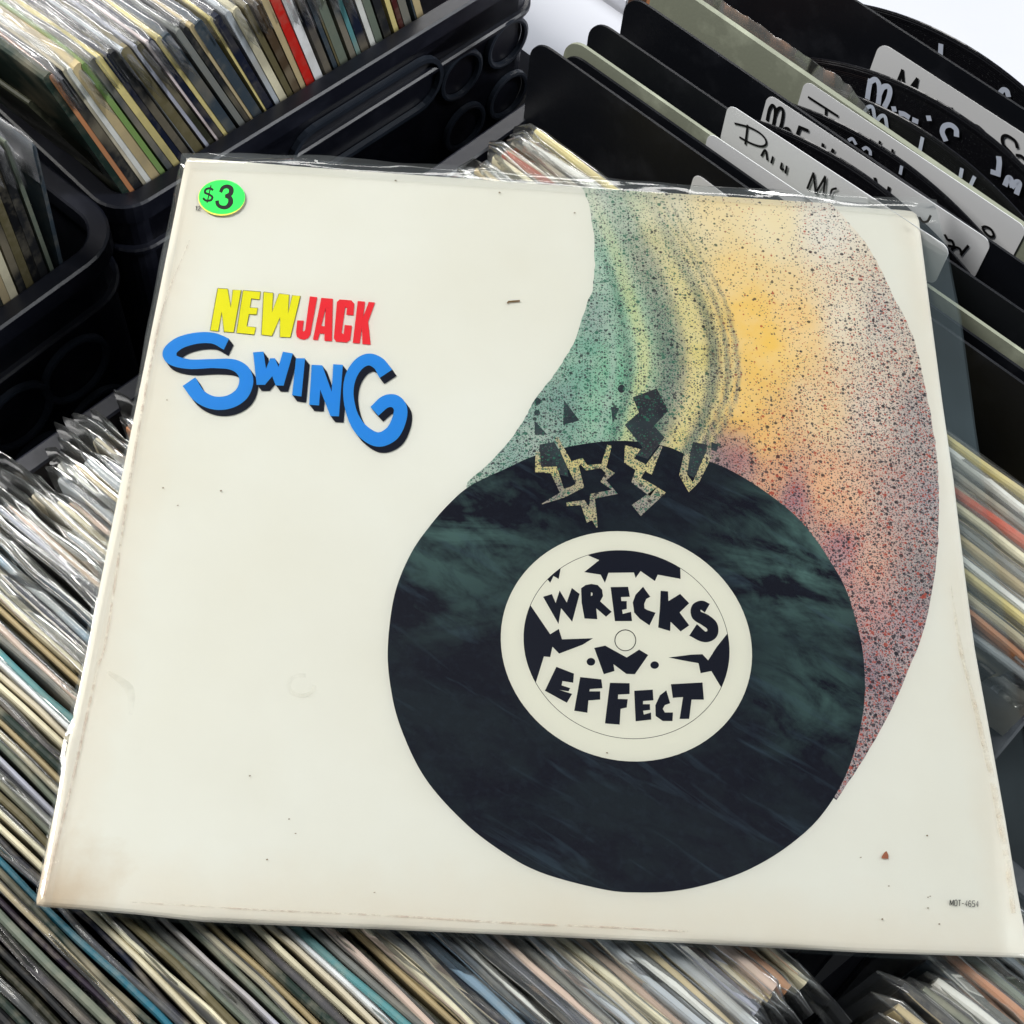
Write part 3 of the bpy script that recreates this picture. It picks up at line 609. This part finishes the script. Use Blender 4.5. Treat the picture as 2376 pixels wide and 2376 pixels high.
PATH = [(340, -128), (380, -112), (450, -76), (500, -50), (560, -22), (600, -8), (650, 5), (700, 8), (750, 0), (800, -18), (850, -42), (900, -66), (2000, -66)]
def bend(y):
    for (y0, x0), (y1, x1) in zip(PATH, PATH[1:]):
        if y <= y1: return lerp(x0, x1, max(0, (y - y0) / (y1 - y0)))
    return -66
def field(x, y):
    sw = 0; c = [0, 0, 0]; dn = 0
    for (px, py), rgb, dd in CPTS:
        w_ = 1 / (((x - px) ** 2 + ((y - py) * 0.8) ** 2) + 500) ** 1.7; sw += w_
        l = lin(rgb); dn += dd * w_
        for i in range(3): c[i] += l[i] * w_
    c = [v / sw for v in c]; dn /= sw
    # bands
    top_fade = max(0, min(1, (y - 360) / 300)); bd = bend(y)
    for bx, bw, rgb in streaks:
        cx = bx + bd * (0.75 + 0.35 * (bx - 1200) / 190) + 2.0 * math.sin(y * 0.03 + bx)
        f = math.exp(-abs((x - cx) / (bw * 0.60)) ** 3) * (0.15 + 0.75 * top_fade)
        l = lin(rgb)
        for i in range(3): c[i] = lerp(c[i], l[i], f)
        if rgb[0] < 150: dn = lerp(dn, 1.2, f * 0.8)
        else: dn = lerp(dn, 0.5, f * .6)
    return tuple(c), dn
Lc = catmull([Vector((x, y, 0)) for x, y in [(1098, 354), (1111, 387), (1120, 440), (1122, 500), (1117, 550), (1108, 572), (1081, 650), (1064, 679), (1040, 715), (1012, 750), (995, 780), (976, 812), (930, 868), (880, 920), (960, 960), (1080, 980), (1220, 1000), (1400, 1150), (1500, 1350), (1566, 1500)]], False, 5)
Rc = catmull([Vector((x, y, 0)) for x, y in [(1568, 384), (1600, 418), (1639, 467), (1662, 510), (1683, 555), (1704, 593), (1722, 634), (1735, 683), (1745, 732), (1758, 795), (1767, 855), (1770, 900), (1771, 944), (1770, 1000), (1767, 1055), (1745, 1179), (1715, 1260), (1680, 1340), (1630, 1430), (1578, 1510)]], False, 5)
NR, NC = len(Lc), 110
vs, cs, ds = [], [], []
z = step()
for i in range(NR):
    for j in range(NC + 1):
        q = Lc[i].lerp(Rc[i], j / NC); jx = 0
        if j in (0, NC): jx = ri.uniform(-1.2, 1.2)
        vs.append(dconv(q.x + jx, q.y, z)); c, d = field(q.x, q.y); cs.append(c); ds.append(d)
fs = [(i * (NC + 1) + j, i * (NC + 1) + j + 1, (i + 1) * (NC + 1) + j + 1, (i + 1) * (NC + 1) + j) for i in range(NR - 1) for j in range(NC)]
def mk_spray(name, attr=True, basecol=None, dens=0.7, pale=1.0):
    t = NT(name); p = t.coord('Object')
    if attr:
        base = t.n('ShaderNodeAttribute', attribute_name='col').outputs['Color']; de = t.n('ShaderNodeAttribute', attribute_name='dens').outputs['Fac']
    else: base = basecol(t, p); de = dens
    soft = t.noise(p, 75, 4, 0.65); base = t.mix(t.math('MULTIPLY', t.math('ADD', t.math('MULTIPLY', t.ramp(soft, 0.4, 0.75), 0.25), 0.10), pale), base, lin((240, 234, 218)))
    sxx = t.n('ShaderNodeSeparateXYZ'); t.t.links.new(p, sxx.inputs[0])
    redm = t.ramp(sxx.outputs[0], 0.205, 0.235)
    def layer(base, scale, rad, prob, dark, dens_mul, seedoff):
        vv = t.n('ShaderNodeVectorMath', operation='ADD'); t.set(vv, 0, p); vv.inputs[1].default_value = (seedoff, seedoff * 0.37, 0)
        vo = t.n('ShaderNodeTexVoronoi', voronoi_dimensions='2D'); t.set(vo, 'Vector', vv.outputs[0]); t.set(vo, 'Scale', scale)
        sc = t.n('ShaderNodeSeparateColor'); t.t.links.new(vo.outputs['Color'], sc.inputs[0])
        present = t.math('LESS_THAN', sc.outputs[0], t.math('MULTIPLY', de, dens_mul))
        rr = t.math('MULTIPLY', t.math('ADD', t.math('MULTIPLY', sc.outputs[1], 0.6), 0.4), rad)
        inside = t.math('LESS_THAN', vo.outputs['Distance'], rr)
        m = t.math('MULTIPLY', present, inside)
        rd = t.math('MULTIPLY', t.math('LESS_THAN', sc.outputs[2], prob), redm)
        gr = t.math('MULTIPLY', t.math('LESS_THAN', sc.outputs[2], 0.5), t.math('SUBTRACT', 1.0, redm))
        c = t.mix(rd, dark, lin((178, 66, 46))); c = t.mix(gr, c, lin((44, 108, 88)))
        return t.mix(t.math('MULTIPLY', m, 0.85), base, c)
    base = layer(base, 1500, 0.46, 0.35, lin((86, 82, 88)), 0.85, 3.1)
    base = layer(base, 900, 0.42, 0.30, lin((52, 52, 66)), 0.60, 7.7)
    base = layer(base, 520, 0.34, 0.22, lin((30, 32, 46)), 0.36, 1.3)
    base = layer(base, 300, 0.25, 0.08, lin((16, 18, 32)), 0.25, 5.9)
    return t.done(t.bsdf(base, 0.5, 0.35))
M_SPRAY = mk_spray('airbrushed_print')
sp = link('colour_swirl_print', vs, fs, M_SPRAY, cover, False, {'col': cs, 'dens': ds})
if sp.data.polygons[0].normal.z < 0: sp.data.flip_normals()
# ---- dark painted disc
def mk_disc():
    t = NT('dark_painted_print'); p = t.coord('Object')
    n1 = t.noise(t.coord('Object', (1, 2.2, 1), (0, 0, 0.15)), 16, 5, 0.6, 1.2); n2 = t.noise(t.coord('Object', (1.0, 1.8, 1), (0, 0, 0.6)), 55, 4, 0.65, 0.4); n3 = t.noise(p, 240, 3, 0.7)
    sx = t.n('ShaderNodeSeparateXYZ'); t.t.links.new(p, sx.inputs[0]); x, y = sx.outputs[0], sx.outputs[1]
    def blob(cx, cy, r0, r1):
        dx = t.math('SUBTRACT', x, cx); dy = t.math('SUBTRACT', y, cy)
        return t.ramp(t.math('SQRT', t.math('ADD', t.math('MULTIPLY', dx, dx), t.math('MULTIPLY', dy, dy))), r0, r1)
    a = dconv(1520, 1060, 0); b = dconv(860, 1000, 0); c = dconv(1560, 1300, 0)
    g = t.math('MAXIMUM', blob(a.x, a.y, 0.045, 0.0), t.math('MAXIMUM', t.math('MULTIPLY', blob(b.x, b.y, 0.05, 0.0), 0.75), t.math('MULTIPLY', blob(c.x, c.y, 0.035, 0), 0.6)))
    f = t.math('MULTIPLY', t.math('ADD', t.math('MULTIPLY', g, 1.0), 0.06), t.ramp(t.math('ADD', t.math('MULTIPLY', n1, 0.6), t.math('MULTIPLY', n2, 0.4)), 0.44, 0.58))
    cl = t.mix(f, lin((10, 13, 30)), lin((84, 116, 112)))
    n4 = t.noise(t.coord('Object', (1.0, 7.0, 1), (0, 0, 0.55)), 20, 4, 0.6, 0.5)
    cl = t.mix(t.math('MULTIPLY', t.ramp(n4, 0.56, 0.70), 0.30), cl, lin((70, 92, 108)))
    cl = t.mix(t.math('MULTIPLY', t.ramp(n3, 0.5, 0.8), 0.25), cl, t.mix(0.5, cl, lin((60, 78, 96))))
    return t.done(t.bsdf(cl, 0.5, 0.12))
M_DISC = mk_disc()
disc = catmull([Vector((x, y, 0)) for x, y in [(732, 1215), (745, 1120), (775, 1045), (813, 990), (850, 948), (890, 915), (955, 884), (1012, 859), (1100, 838), (1180, 832), (1255, 842), (1300, 860), (1360, 879), (1425, 915), (1493, 966), (1533, 1010), (1564, 1055), (1595, 1110), (1617, 1179), (1629, 1240), (1631, 1320), (1617, 1400), (1590, 1475), (1544, 1545), (1483, 1599), (1416, 1639), (1350, 1664), (1281, 1680), (1210, 1684), (1138, 1678), (1020, 1646), (940, 1602), (869, 1545), (800, 1465), (755, 1370), (736, 1290)]], True, 10)
printing('dark_disc_print', [('p', [[(p.x, p.y) for p in disc]])], M_DISC, dconv)
M_SHARD = mk_spray('speckled_dark_print', False, lambda t, p: t.mix(t.ramp(t.noise(p, 60, 4), 0.4, 0.7), lin((16, 22, 38)), lin((38, 60, 66))), 0.3, 0.08)
# broken pieces lifting into the swirl, and pale cracks running down into the disc (plain jagged shapes)
c1 = zconv(1000, 800, 800 / 1932)
M_NAVY = flat_mat('dark_blue_print', (15, 19, 36), 0.5, 0.12, 0.10, 40)
printing('dark_shard_print', [('p', [l]) for l in [
 [(745, 310), (832, 425), (740, 450)], [(580, 425), (652, 505), (582, 505)], [(1008, 348), (1055, 355), (1018, 445)],
 [(1130, 295), (1265, 245), (1330, 370), (1250, 455), (1310, 520), (1215, 640), (1150, 620), (1185, 575), (1085, 450), (1165, 380)],
 [(1468, 545), (1550, 560), (1535, 650), (1470, 745), (1425, 715)], [(608, 560), (690, 545), (760, 660), (770, 740), (600, 700)], [(1570, 545), (1610, 560), (1600, 600), (1570, 590)]]]
 + [('p', [ell(597, 318, 18, 20)]), ('p', [ell(594, 382, 17, 16)]), ('p', [ell(1067, 247, 20, 23)])], M_SHARD, c1)
def crack_col(t, p): return t.mix(t.ramp(t.noise(p, 45, 2), 0.42, 0.6), lin((150, 140, 132)), lin((216, 200, 128)))
M_CRACK = mk_spray('airbrushed_crack_print', False, crack_col, 0.9)
for zig in ([[(598, 600), (600, 700), (688, 702), (735, 822), (830, 790)], [24, 44, 50, 34, 8]], [[(702, 520), (770, 660), (800, 690), (835, 790), (740, 840), (622, 893)], [20, 34, 60, 50, 36, 4]],
            [[(775, 672), (845, 655), (872, 690), (960, 680)], [30, 40, 30, 24]], [[(1000, 565), (965, 690), (1005, 720), (965, 765), (1030, 825), (905, 850), (905, 950), (930, 1025)], [26, 34, 50, 34, 40, 36, 46, 6]], [[(760, 895), (850, 885), (900, 985)], [20, 34, 60]],
            [[(1130, 575), (1110, 650), (1180, 690), (1150, 760), (1240, 820), (1290, 815), (1200, 890), (1150, 930)], [90, 60, 74, 60, 66, 60, 70, 80]], [[(1290, 570), (1210, 715)], [14, 60]],
            [[(1435, 612), (1412, 730), (1455, 800), (1490, 760), (1555, 620)], [34, 44, 60, 34, 40]]):
    printing('pale_crack_print', [('r', zig[0], zig[1], False)], M_CRACK, c1)
# ---- paper label of the disc
lc = zconv(1140, 1200, 640 / 1932)
M_LABEL = flat_mat('cream_print', (234, 232, 218), 0.5, 0.35, 0.03)
cc = Vector((0.5937 * 0.314, 0.3252 * 0.314, 0))
pts8 = [cov(1140 + x * 640 / 1932, 1200 + y * 640 / 1932) for x, y in ((62, 850), (880, 92), (1825, 985), (1000, 1742), (1715, 600), (310, 300), (330, 1395), (1600, 1490))]
cc = sum(pts8, Vector()) / 8
import itertools
for _ in range(60):
    rad = sum((p - cc).length for p in pts8) / 8; g = Vector()
    for p in pts8: dlt = p - cc; g += dlt.normalized() * (dlt.length - rad)
    cc += g * (2 / 8) * 0.5; cc.z = 0.004
def pcirc(r, n=96, k=0.0): return [(cc.x + r * math.cos(2 * math.pi * i / n), cc.y + r * math.sin(2 * math.pi * i / n)) for i in range(n)]
wconv = lambda x, y, z: Vector((x, y, z + 0.004))
printing('paper_label_print', [('p', [pcirc(rad)])], M_LABEL, wconv)
rin = rad * 0.818
def annulus(r0, r1, n=120): return [('r', [(cc.x + (r0 + r1) / 2 * math.cos(2 * math.pi * i / n), cc.y + (r0 + r1) / 2 * math.sin(2 * math.pi * i / n)) for i in range(n + 1)], abs(r1 - r0), False)]
printing('label_ring_print', annulus(rin - 0.0001, rin + 0.0001), M_INK, wconv)
pol = lambda *ls: ('p', list(ls))
def arcpts(x0, y0, x1, y1, n=10):
    """points on the inner ring between two measured points"""
    a = lc(x0, y0, 0); b = lc(x1, y1, 0); a0 = math.atan2(a.y - cc.y, a.x - cc.x); a1 = math.atan2(b.y - cc.y, b.x - cc.x)
    d = (a1 - a0 + math.pi) % (2 * math.pi) - math.pi
    return [Vector((cc.x + rin * math.cos(a0 + d * i / n), cc.y + rin * math.sin(a0 + d * i / n), 0)) for i in range(n + 1)]
def ringshape(start, end, rest):
    P = [(p.x, p.y) for p in arcpts(*start, *end)]
    for x, y in rest: q = lc(x, y, 0); P.append((q.x, q.y))
    return ('p', [P])
printing('label_jagged_print', [
 ringshape((672, 265), (1325, 355), [(1325, 435), (1165, 405), (1145, 450), (1045, 380), (1010, 428), (998, 390), (820, 392), (795, 462), (765, 405), (650, 387), (755, 303)]),
 ringshape((385, 432), (478, 352), [(472, 435), (435, 415), (412, 462)]),
 ringshape((318, 1158), (255, 612), [(412, 822), (472, 785), (495, 858), (712, 850), (640, 895), (475, 958), (428, 910), (412, 982), (368, 978)]),
 ringshape((1668, 815), (1600, 1190), [(1540, 1080), (1465, 1095), (1450, 1025), (1340, 1005), (1240, 985), (1400, 965), (1478, 962), (1518, 1005), (1575, 915)])], M_NAVY, wconv)
# ---- words on the label
printing('band_name_lettering', [
 pol([(362, 560), (424, 541), (450, 603), (478, 516), (528, 600), (563, 498), (618, 540), (566, 735), (488, 640), (470, 750)]),
 pol([(628, 500), (660, 478), (700, 470), (745, 478), (775, 510), (782, 555), (762, 592), (842, 665), (803, 700), (734, 640), (742, 717), (652, 712), (632, 600)], [(697, 528), (697, 555), (708, 550), (708, 533)]),
 pol([(835, 492), (957, 490), (970, 560), (908, 562), (910, 590), (948, 590), (948, 645), (915, 652), (920, 680), (978, 665), (985, 730), (865, 730)]),
 pol([(1062, 490), (1113, 560), (1085, 575), (1070, 610), (1072, 640), (1090, 652), (1150, 672), (1107, 760), (1040, 715), (1000, 670), (990, 600), (1010, 545)]),
 pol([(1185, 518), (1237, 522), (1240, 590), (1322, 540), (1385, 605), (1318, 670), (1385, 760), (1325, 803), (1255, 735), (1252, 800), (1168, 775), (1180, 640)]),
 ('r', [(1512, 640), (1470, 618), (1432, 640), (1440, 690), (1500, 725), (1545, 765), (1545, 820), (1490, 840), (1412, 792)], [70, 62, 66, 76, 84, 80, 76, 74, 96]),
 pol([(720, 918), (797, 902), (948, 985), (1035, 930), (1098, 968), (1005, 1102), (945, 1100), (855, 1032), (862, 1080), (787, 1102)]),
 ('p', [ell(697, 1015, 30, 27)]), ('p', [ell(1143, 1038, 30, 26)]),
 pol([(455, 1050), (578, 1098), (573, 1162), (498, 1150), (492, 1180), (552, 1200), (540, 1222), (476, 1212), (566, 1240), (528, 1302), (375, 1218)]),
 pol([(622, 1122), (770, 1138), (778, 1200), (690, 1206), (686, 1222), (762, 1222), (762, 1280), (680, 1286), (672, 1372), (580, 1358)]),
 pol([(830, 1162), (968, 1165), (968, 1240), (888, 1245), (886, 1275), (955, 1277), (948, 1335), (905, 1345), (898, 1455), (795, 1447)]),
 pol([(1000, 1218), (1130, 1210), (1135, 1285), (1062, 1290), (1062, 1312), (1110, 1312), (1112, 1352), (1062, 1358), (1068, 1385), (1118, 1370), (1120, 1420), (1010, 1432)]),
 pol([(1225, 1215), (1252, 1305), (1215, 1318), (1200, 1345), (1215, 1370), (1272, 1370), (1268, 1430), (1200, 1430), (1150, 1395), (1148, 1320), (1180, 1250)]),
 pol([(1257, 1172), (1478, 1160), (1488, 1280), (1402, 1280), (1385, 1415), (1318, 1415), (1342, 1262), (1270, 1268)])], M_NAVY, lc)
printing('spindle_ring_print', [('r', [(938 + 73 * math.cos(2 * math.pi * i / 40), 865 + 73 * math.sin(2 * math.pi * i / 40)) for i in range(41)], 6, False)], M_INK, lc)
# ---- title
tc_ = zconv(350, 380, 650 / 1794)
M_YEL = flat_mat('yellow_print', (240, 234, 18), 0.5, 0.3, 0.03); M_RED = flat_mat('red_print', (240, 42, 54), 0.5, 0.3, 0.03); M_BLU = flat_mat('blue_print', (32, 144, 232), 0.5, 0.3, 0.05); M_OLV = flat_mat('outline_print', (70, 64, 40), 0.5, 0.3, 0)
NEW = [[(430, 802), (492, 806), (512, 925), (527, 812), (578, 812), (530, 1083), (470, 1078), (455, 950), (432, 1075), (382, 1070)],
 [(592, 816), (703, 824), (695, 872), (643, 866), (634, 925), (684, 928), (677, 968), (628, 966), (614, 1045), (672, 1052), (662, 1096), (550, 1086)],
 [(724, 826), (783, 832), (776, 955), (822, 836), (885, 842), (878, 965), (908, 846), (957, 850), (893, 1115), (828, 1112), (828, 985), (775, 1105), (710, 1098)]]
printing('title_lettering_outline', [('r', l + [l[0], l[1]], 7, False) for l in NEW], M_OLV, tc_, each=0.000004)
printing('title_lettering_yellow', [pol(l) for l in NEW], M_YEL, tc_)
printing('title_lettering_red', [
 pol([(1018, 852), (1066, 858), (1022, 1098), (1008, 1120), (985, 1130), (955, 1125), (935, 1110), (930, 1080), (938, 1006), (980, 1008), (972, 1070), (978, 1078), (988, 1070)]),
 pol([(1092, 862), (1166, 868), (1160, 1140), (1112, 1137), (1112, 1092), (1082, 1090), (1070, 1133), (1038, 1130)], [(1120, 925), (1092, 1042), (1113, 1044)]),
 pol([(1210, 872), (1285, 878), (1303, 900), (1298, 975), (1252, 970), (1256, 928), (1245, 922), (1222, 1085), (1234, 1095), (1242, 1035), (1288, 1040), (1278, 1130), (1255, 1148), (1185, 1142), (1172, 1120), (1192, 888)]),
 pol([(1325, 882), (1372, 886), (1360, 985), (1395, 888), (1436, 892), (1392, 1015), (1408, 1162), (1355, 1158), (1352, 1050), (1338, 1155), (1293, 1150)])], M_RED, tc_)
SW = [('r', [(485, 1160), (400, 1122), (290, 1122), (180, 1155), (118, 1215), (145, 1262), (250, 1288), (400, 1284), (520, 1290), (590, 1330), (612, 1400), (580, 1480), (500, 1530), (400, 1535), (310, 1490), (245, 1400)], [78, 70, 72, 78, 84, 72, 62, 58, 70, 84, 90, 90, 86, 84, 88, 98]),
 pol([(655, 1212), (722, 1207), (738, 1318), (765, 1250), (795, 1250), (818, 1305), (846, 1208), (910, 1219), (850, 1426), (800, 1424), (778, 1365), (732, 1420), (678, 1420)]),
 pol([(930, 1250), (988, 1250), (965, 1495), (905, 1487)]),
 pol([(1030, 1292), (1098, 1295), (1158, 1465), (1168, 1288), (1230, 1292), (1205, 1622), (1150, 1620), (1085, 1450), (1078, 1552), (1014, 1548)]),
 ('r', [(1505, 1350), (1460, 1285), (1395, 1258), (1330, 1290), (1280, 1370), (1265, 1480), (1290, 1610), (1350, 1710), (1450, 1770), (1540, 1735), (1588, 1650), (1598, 1570), (1560, 1525), (1500, 1530), (1432, 1590)], [96, 84, 76, 74, 72, 66, 70, 84, 92, 98, 92, 86, 84, 82, 76]),
 ('p', [ell(126, 1224, 40, 38)])]
def shifted(sh, dx, dy):
    if sh[0] == 'p': return ('p', [[(x + dx, y + dy) for x, y in l] for l in sh[1]])
    return (sh[0], [(x + dx, y + dy) for x, y in sh[1]], *sh[2:])
for k in (6, 5, 4, 3, 2, 1): pass
printing('title_lettering_shade', [shifted(s_, 30 * k / 6, 38 * k / 6) for k in range(6, 0, -1) for s_ in SW], M_NAVY, tc_, each=0.000003)
printing('title_lettering_blue', SW, M_BLU, tc_, each=0.000003)
# ---- small prints, specks and stains
tiny = zconv(350, 380, 650 / 1794)
printing('catalogue_lettering', [('r', [(288, 282), (297, 275), (291, 303)], 5, False), ('r', [(305, 283), (313, 276), (319, 284), (302, 305), (319, 306)], 5, False)], M_INK, tiny)
GL = {'M': [[(0, 1), (0, 0)], [(0, 0), (.5, .85)], [(.5, .85), (1, 0)], [(1, 0), (1, 1)]], 'O': [[(0.1, 0), (.9, 0), (1, .2), (1, .8), (.9, 1), (.1, 1), (0, .8), (0, .2), (.1, 0)]], 'T': [[(0, 0), (1, 0)], [(.5, 0), (.5, 1)]], '-': [[(0, .55), (1, .55)]],
      '4': [[(.75, 1), (.75, 0), (0, .7), (1, .7)]], '6': [[(1, .1), (.3, 0), (0, .3), (0, .8), (.3, 1), (.9, 1), (1, .7), (.7, .45), (0, .5)]], '5': [[(1, 0), (.1, 0), (0, .45), (.8, .45), (1, .7), (.9, 1), (0, 1)]]}
sm = zconv(1700, 2000, 676 / 1932); sh = []
x = 1438
for ch in 'MOT-4654':
    wd = 22 if ch == 'M' else 12 if ch == '-' else 16
    for st in GL[ch]: sh.append(('r', [(x + px * wd - (py - .5) * 1, 254 + (x - 1438) * 0.045 + py * 38) for px, py in st], 4.5, False))
    x += wd + 8.2
printing('catalogue_lettering', sh, M_INK, sm, each=0.000002)
M_SPECK = flat_mat('brown_speck', (120, 92, 58), 0.6, 0.3, 0.2, 400); M_RUST = flat_mat('rust_stain', (176, 106, 78), 0.6, 0.3, 0.3, 400)
pc = lambda x, y, z: cov(x, y, z)
printing('tan_fleck', [('r', [(1177, 706), (1180, 702), (1192, 701), (1206, 700)], 4, False)], M_SPECK, pc)
printing('rust_spot', [pol([(2045, 1988), (2052, 1978), (2056, 1976), (2060, 1985), (2060, 1994), (2044, 1993)])], M_RUST, pc)
spk = [(918, 421), (1159, 449), (413, 1175), (379, 1134), (513, 1141), (388, 930), (2061, 2057), (1996, 1991), (2152, 2083), (2157, 2081), (2152, 2108), (2178, 2145), (2046, 2134), (580, 1802), (671, 1902), (620, 1996), (869, 2072), (686, 1935), (1333, 496), (2150, 1940), (1408, 1748)]
printing('speck', [('r', [(x - 2, y), (x + 2, y + ri.uniform(-1, 1))], ri.uniform(1.5, 3.2), False) for x, y in spk], M_SPECK, pc)
def mk_stain(name, rgb, alpha, sc=300):
    t = NT(name); p = t.coord('Object'); a = t.math('MULTIPLY', t.ramp(t.noise(p, sc, 4, 0.7), 0.38, 0.62), alpha)
    tr = t.n('ShaderNodeBsdfTransparent'); b = t.bsdf(lin(rgb), 0.6, 0.2); m = t.n('ShaderNodeMixShader'); t.set(m, 0, a); t.t.links.new(tr.outputs[0], m.inputs[1]); t.t.links.new(b.outputs[0], m.inputs[2]); return t.done(m.outputs[0])
M_CREASE = mk_stain('crease_stain', (196, 160, 140), 0.42); M_CREASE2 = mk_stain('edge_ridge_wear', (226, 208, 184), 0.35, 180)
printing('crease_line', [('r', [(440, 560), (384, 700), (352, 837), (320, 1010), (292, 1180), (268, 1350), (244, 1500), (227, 1554), (195, 1695), (160, 1850), (122, 2000), (102, 2080)], [2, 3, 5, 5, 6, 4, 5, 5, 6, 5, 6, 5])], M_CREASE, pc)
printing('crease_line', [('r', [(300, 2094), (600, 2112), (900, 2126), (1200, 2144), (1400, 2152), (1600, 2163)], [2, 3, 4, 5, 4, 3])], M_CREASE, pc)
printing('edge_wear', [('r', [(2205, 1360), (2226, 1500), (2246, 1580), (2275, 1700), (2305, 1830), (2335, 2000), (2350, 2120)], [2, 10, 8, 12, 14, 14, 10])], M_CREASE2, pc)
M_RINGST = mk_stain('water_mark', (218, 214, 202), 0.20, 45)
for wm in (('r', [(700 + 30 * math.cos(a / 10 * 6.283), 1592 + 24 * math.sin(a / 10 * 6.283)) for a in range(9)], 9), ('r', [(250, 1560), (300, 1600), (305, 1660)], [8, 22, 8])):
    printing('water_mark', [wm], M_RINGST, pc)
# ---- price sticker
stk = empty('price_sticker', (0, 0, 0)); stk.parent = cover
M_GRN = flat_mat('green_sticker_paper', (40, 232, 84), 0.5, 0.35, 0.03); M_ORG = flat_mat('sticker_edge', (222, 214, 90), 0.5, 0.3, 0)
_e = lambda cx, cy, rx, ry, n=48: [(cx + rx * math.cos(2 * math.pi * i / n), cy + ry * math.sin(2 * math.pi * i / n)) for i in range(n)]
LZ[0] = 0.00116
printing('sticker_border', [pol(ell(455, 230, 150, 115))], M_ORG, tc_, stk)
printing('sticker_paper', [pol(ell(457, 226, 148, 110))], M_GRN, tc_, stk)
printing('price_lettering', [('r', [(448, 196), (462, 168), (490, 158), (515, 172), (512, 205), (478, 220)], [22, 24, 26, 32, 30, 18]), ('r', [(478, 220), (508, 232), (512, 262), (488, 290), (452, 290), (430, 272), (426, 248)], [18, 30, 34, 26, 24, 24, 24]),
 ('r', [(402, 182), (380, 170), (354, 178), (350, 198), (376, 210), (396, 226), (386, 246), (355, 248), (336, 232)], 15), ('r', [(388, 150), (362, 264)], 8, False)], M_INK, tc_, stk, each=0.000003)
# ---- clear outer sleeve of the cover
FT = [(422, 350), (700, 360), (1085, 389), (1500, 416), (1850, 438), (2172, 466)]
FR = [(2172, 466), (2193, 546), (2202, 582), (2220, 685), (2230, 728), (2266, 997), (2293, 1170), (2330, 1400), (2347, 1515), (2376, 1690), (2410, 1950), (2432, 2238)]
FB = [(76, 2105), (471, 2142), (876, 2160), (1576, 2191), (2000, 2214), (2432, 2238)]
FL = [(422, 350), (395, 480), (352, 700), (306, 948), (265, 1155), (207, 1424), (140, 1760), (76, 2105)]
def along(P, t):
    d = [0]
    for a, b in zip(P, P[1:]): d.append(d[-1] + math.hypot(b[0] - a[0], b[1] - a[1]))
    s = t * d[-1]
    for i in range(len(P) - 1):
        if s <= d[i + 1] + 1e-9: k = (s - d[i]) / (d[i + 1] - d[i]); return Vector((lerp(P[i][0], P[i + 1][0], k), lerp(P[i][1], P[i + 1][1], k)))
    return Vector(P[-1])
c00, c10, c01, c11 = Vector(FT[0]), Vector(FT[-1]), Vector(FB[0]), Vector(FB[-1])
def coons(u, v): return along(FT, u) * (1 - v) + along(FB, u) * v + along(FL, v) * (1 - u) + along(FR, v) * u - (c00 * (1 - u) * (1 - v) + c10 * u * (1 - v) + c01 * (1 - u) * v + c11 * u * v)
us = [0, .003, .006, .009, .012, .018, .03] + [0.05 + 0.88 * i / 60 for i in range(61)] + [.94, .95, .958, .965, .972, .979, .986, .993, 1.0]
vsx = [0, .003, .006, .010, .014, .019, .026] + [0.04 + 0.93 * i / 50 for i in range(51)] + [.98, .988, .994, 1.0]
def film_sheet(zin, zrim, amp, seed):
    rows = []
    for v in vsx:
        row = []
        for u in us:
            q = coons(u, v); p = cov(q.x, q.y, 0)
            rim = max(0, 1 - v / .016, 1 - u / .010 * (1.0 + v), (u - .962) / .038, (v - .992) / .008 * .6); rim = min(1, rim)
            top_ = max(0, 1 - v / .03); fx = lerp(70, 22, top_)
            nz = pnoise(Vector((p.x * 24 + seed, p.y * lerp(30, 120, top_), seed))) + 0.35 * pnoise(Vector((p.x * 60, p.y * lerp(60, 260, top_) + seed, 3)))
            if u > .95 and v > .03: nz *= 0.25
            zz = lerp(zin, zrim, rim ** 1.2) + nz * lerp(0.00010, amp, rim)
            row.append(Vector((p.x, p.y, 0.004 + zz)))
        rows.append(row)
    b = MB(); b.grid(rows); return b
f1 = film_sheet(0.0010, -0.0006, 0.0026, 1.0); nu = len(us)
o = f1.build('clear_plastic_sleeve', M_FILM, cover, True); o.data.materials.append(M_FILM_EDGE); o.data.materials.append(M_FILM_BACK)
for pl in o.data.polygons:
    r_, c_ = divmod(pl.vertices[0], nu)
    if r_ < 6 or c_ < 5: pl.material_index = 1
    elif us[min(c_, nu - 1)] > .955: pl.material_index = 2
if o.data.polygons[100].normal.z < 0: o.data.flip_normals()
f2 = film_sheet(-0.0032, -0.0024, 0.0012, 9.0)
f2.build('clear_plastic_sleeve_back', M_FILM_BACK, cover, True)
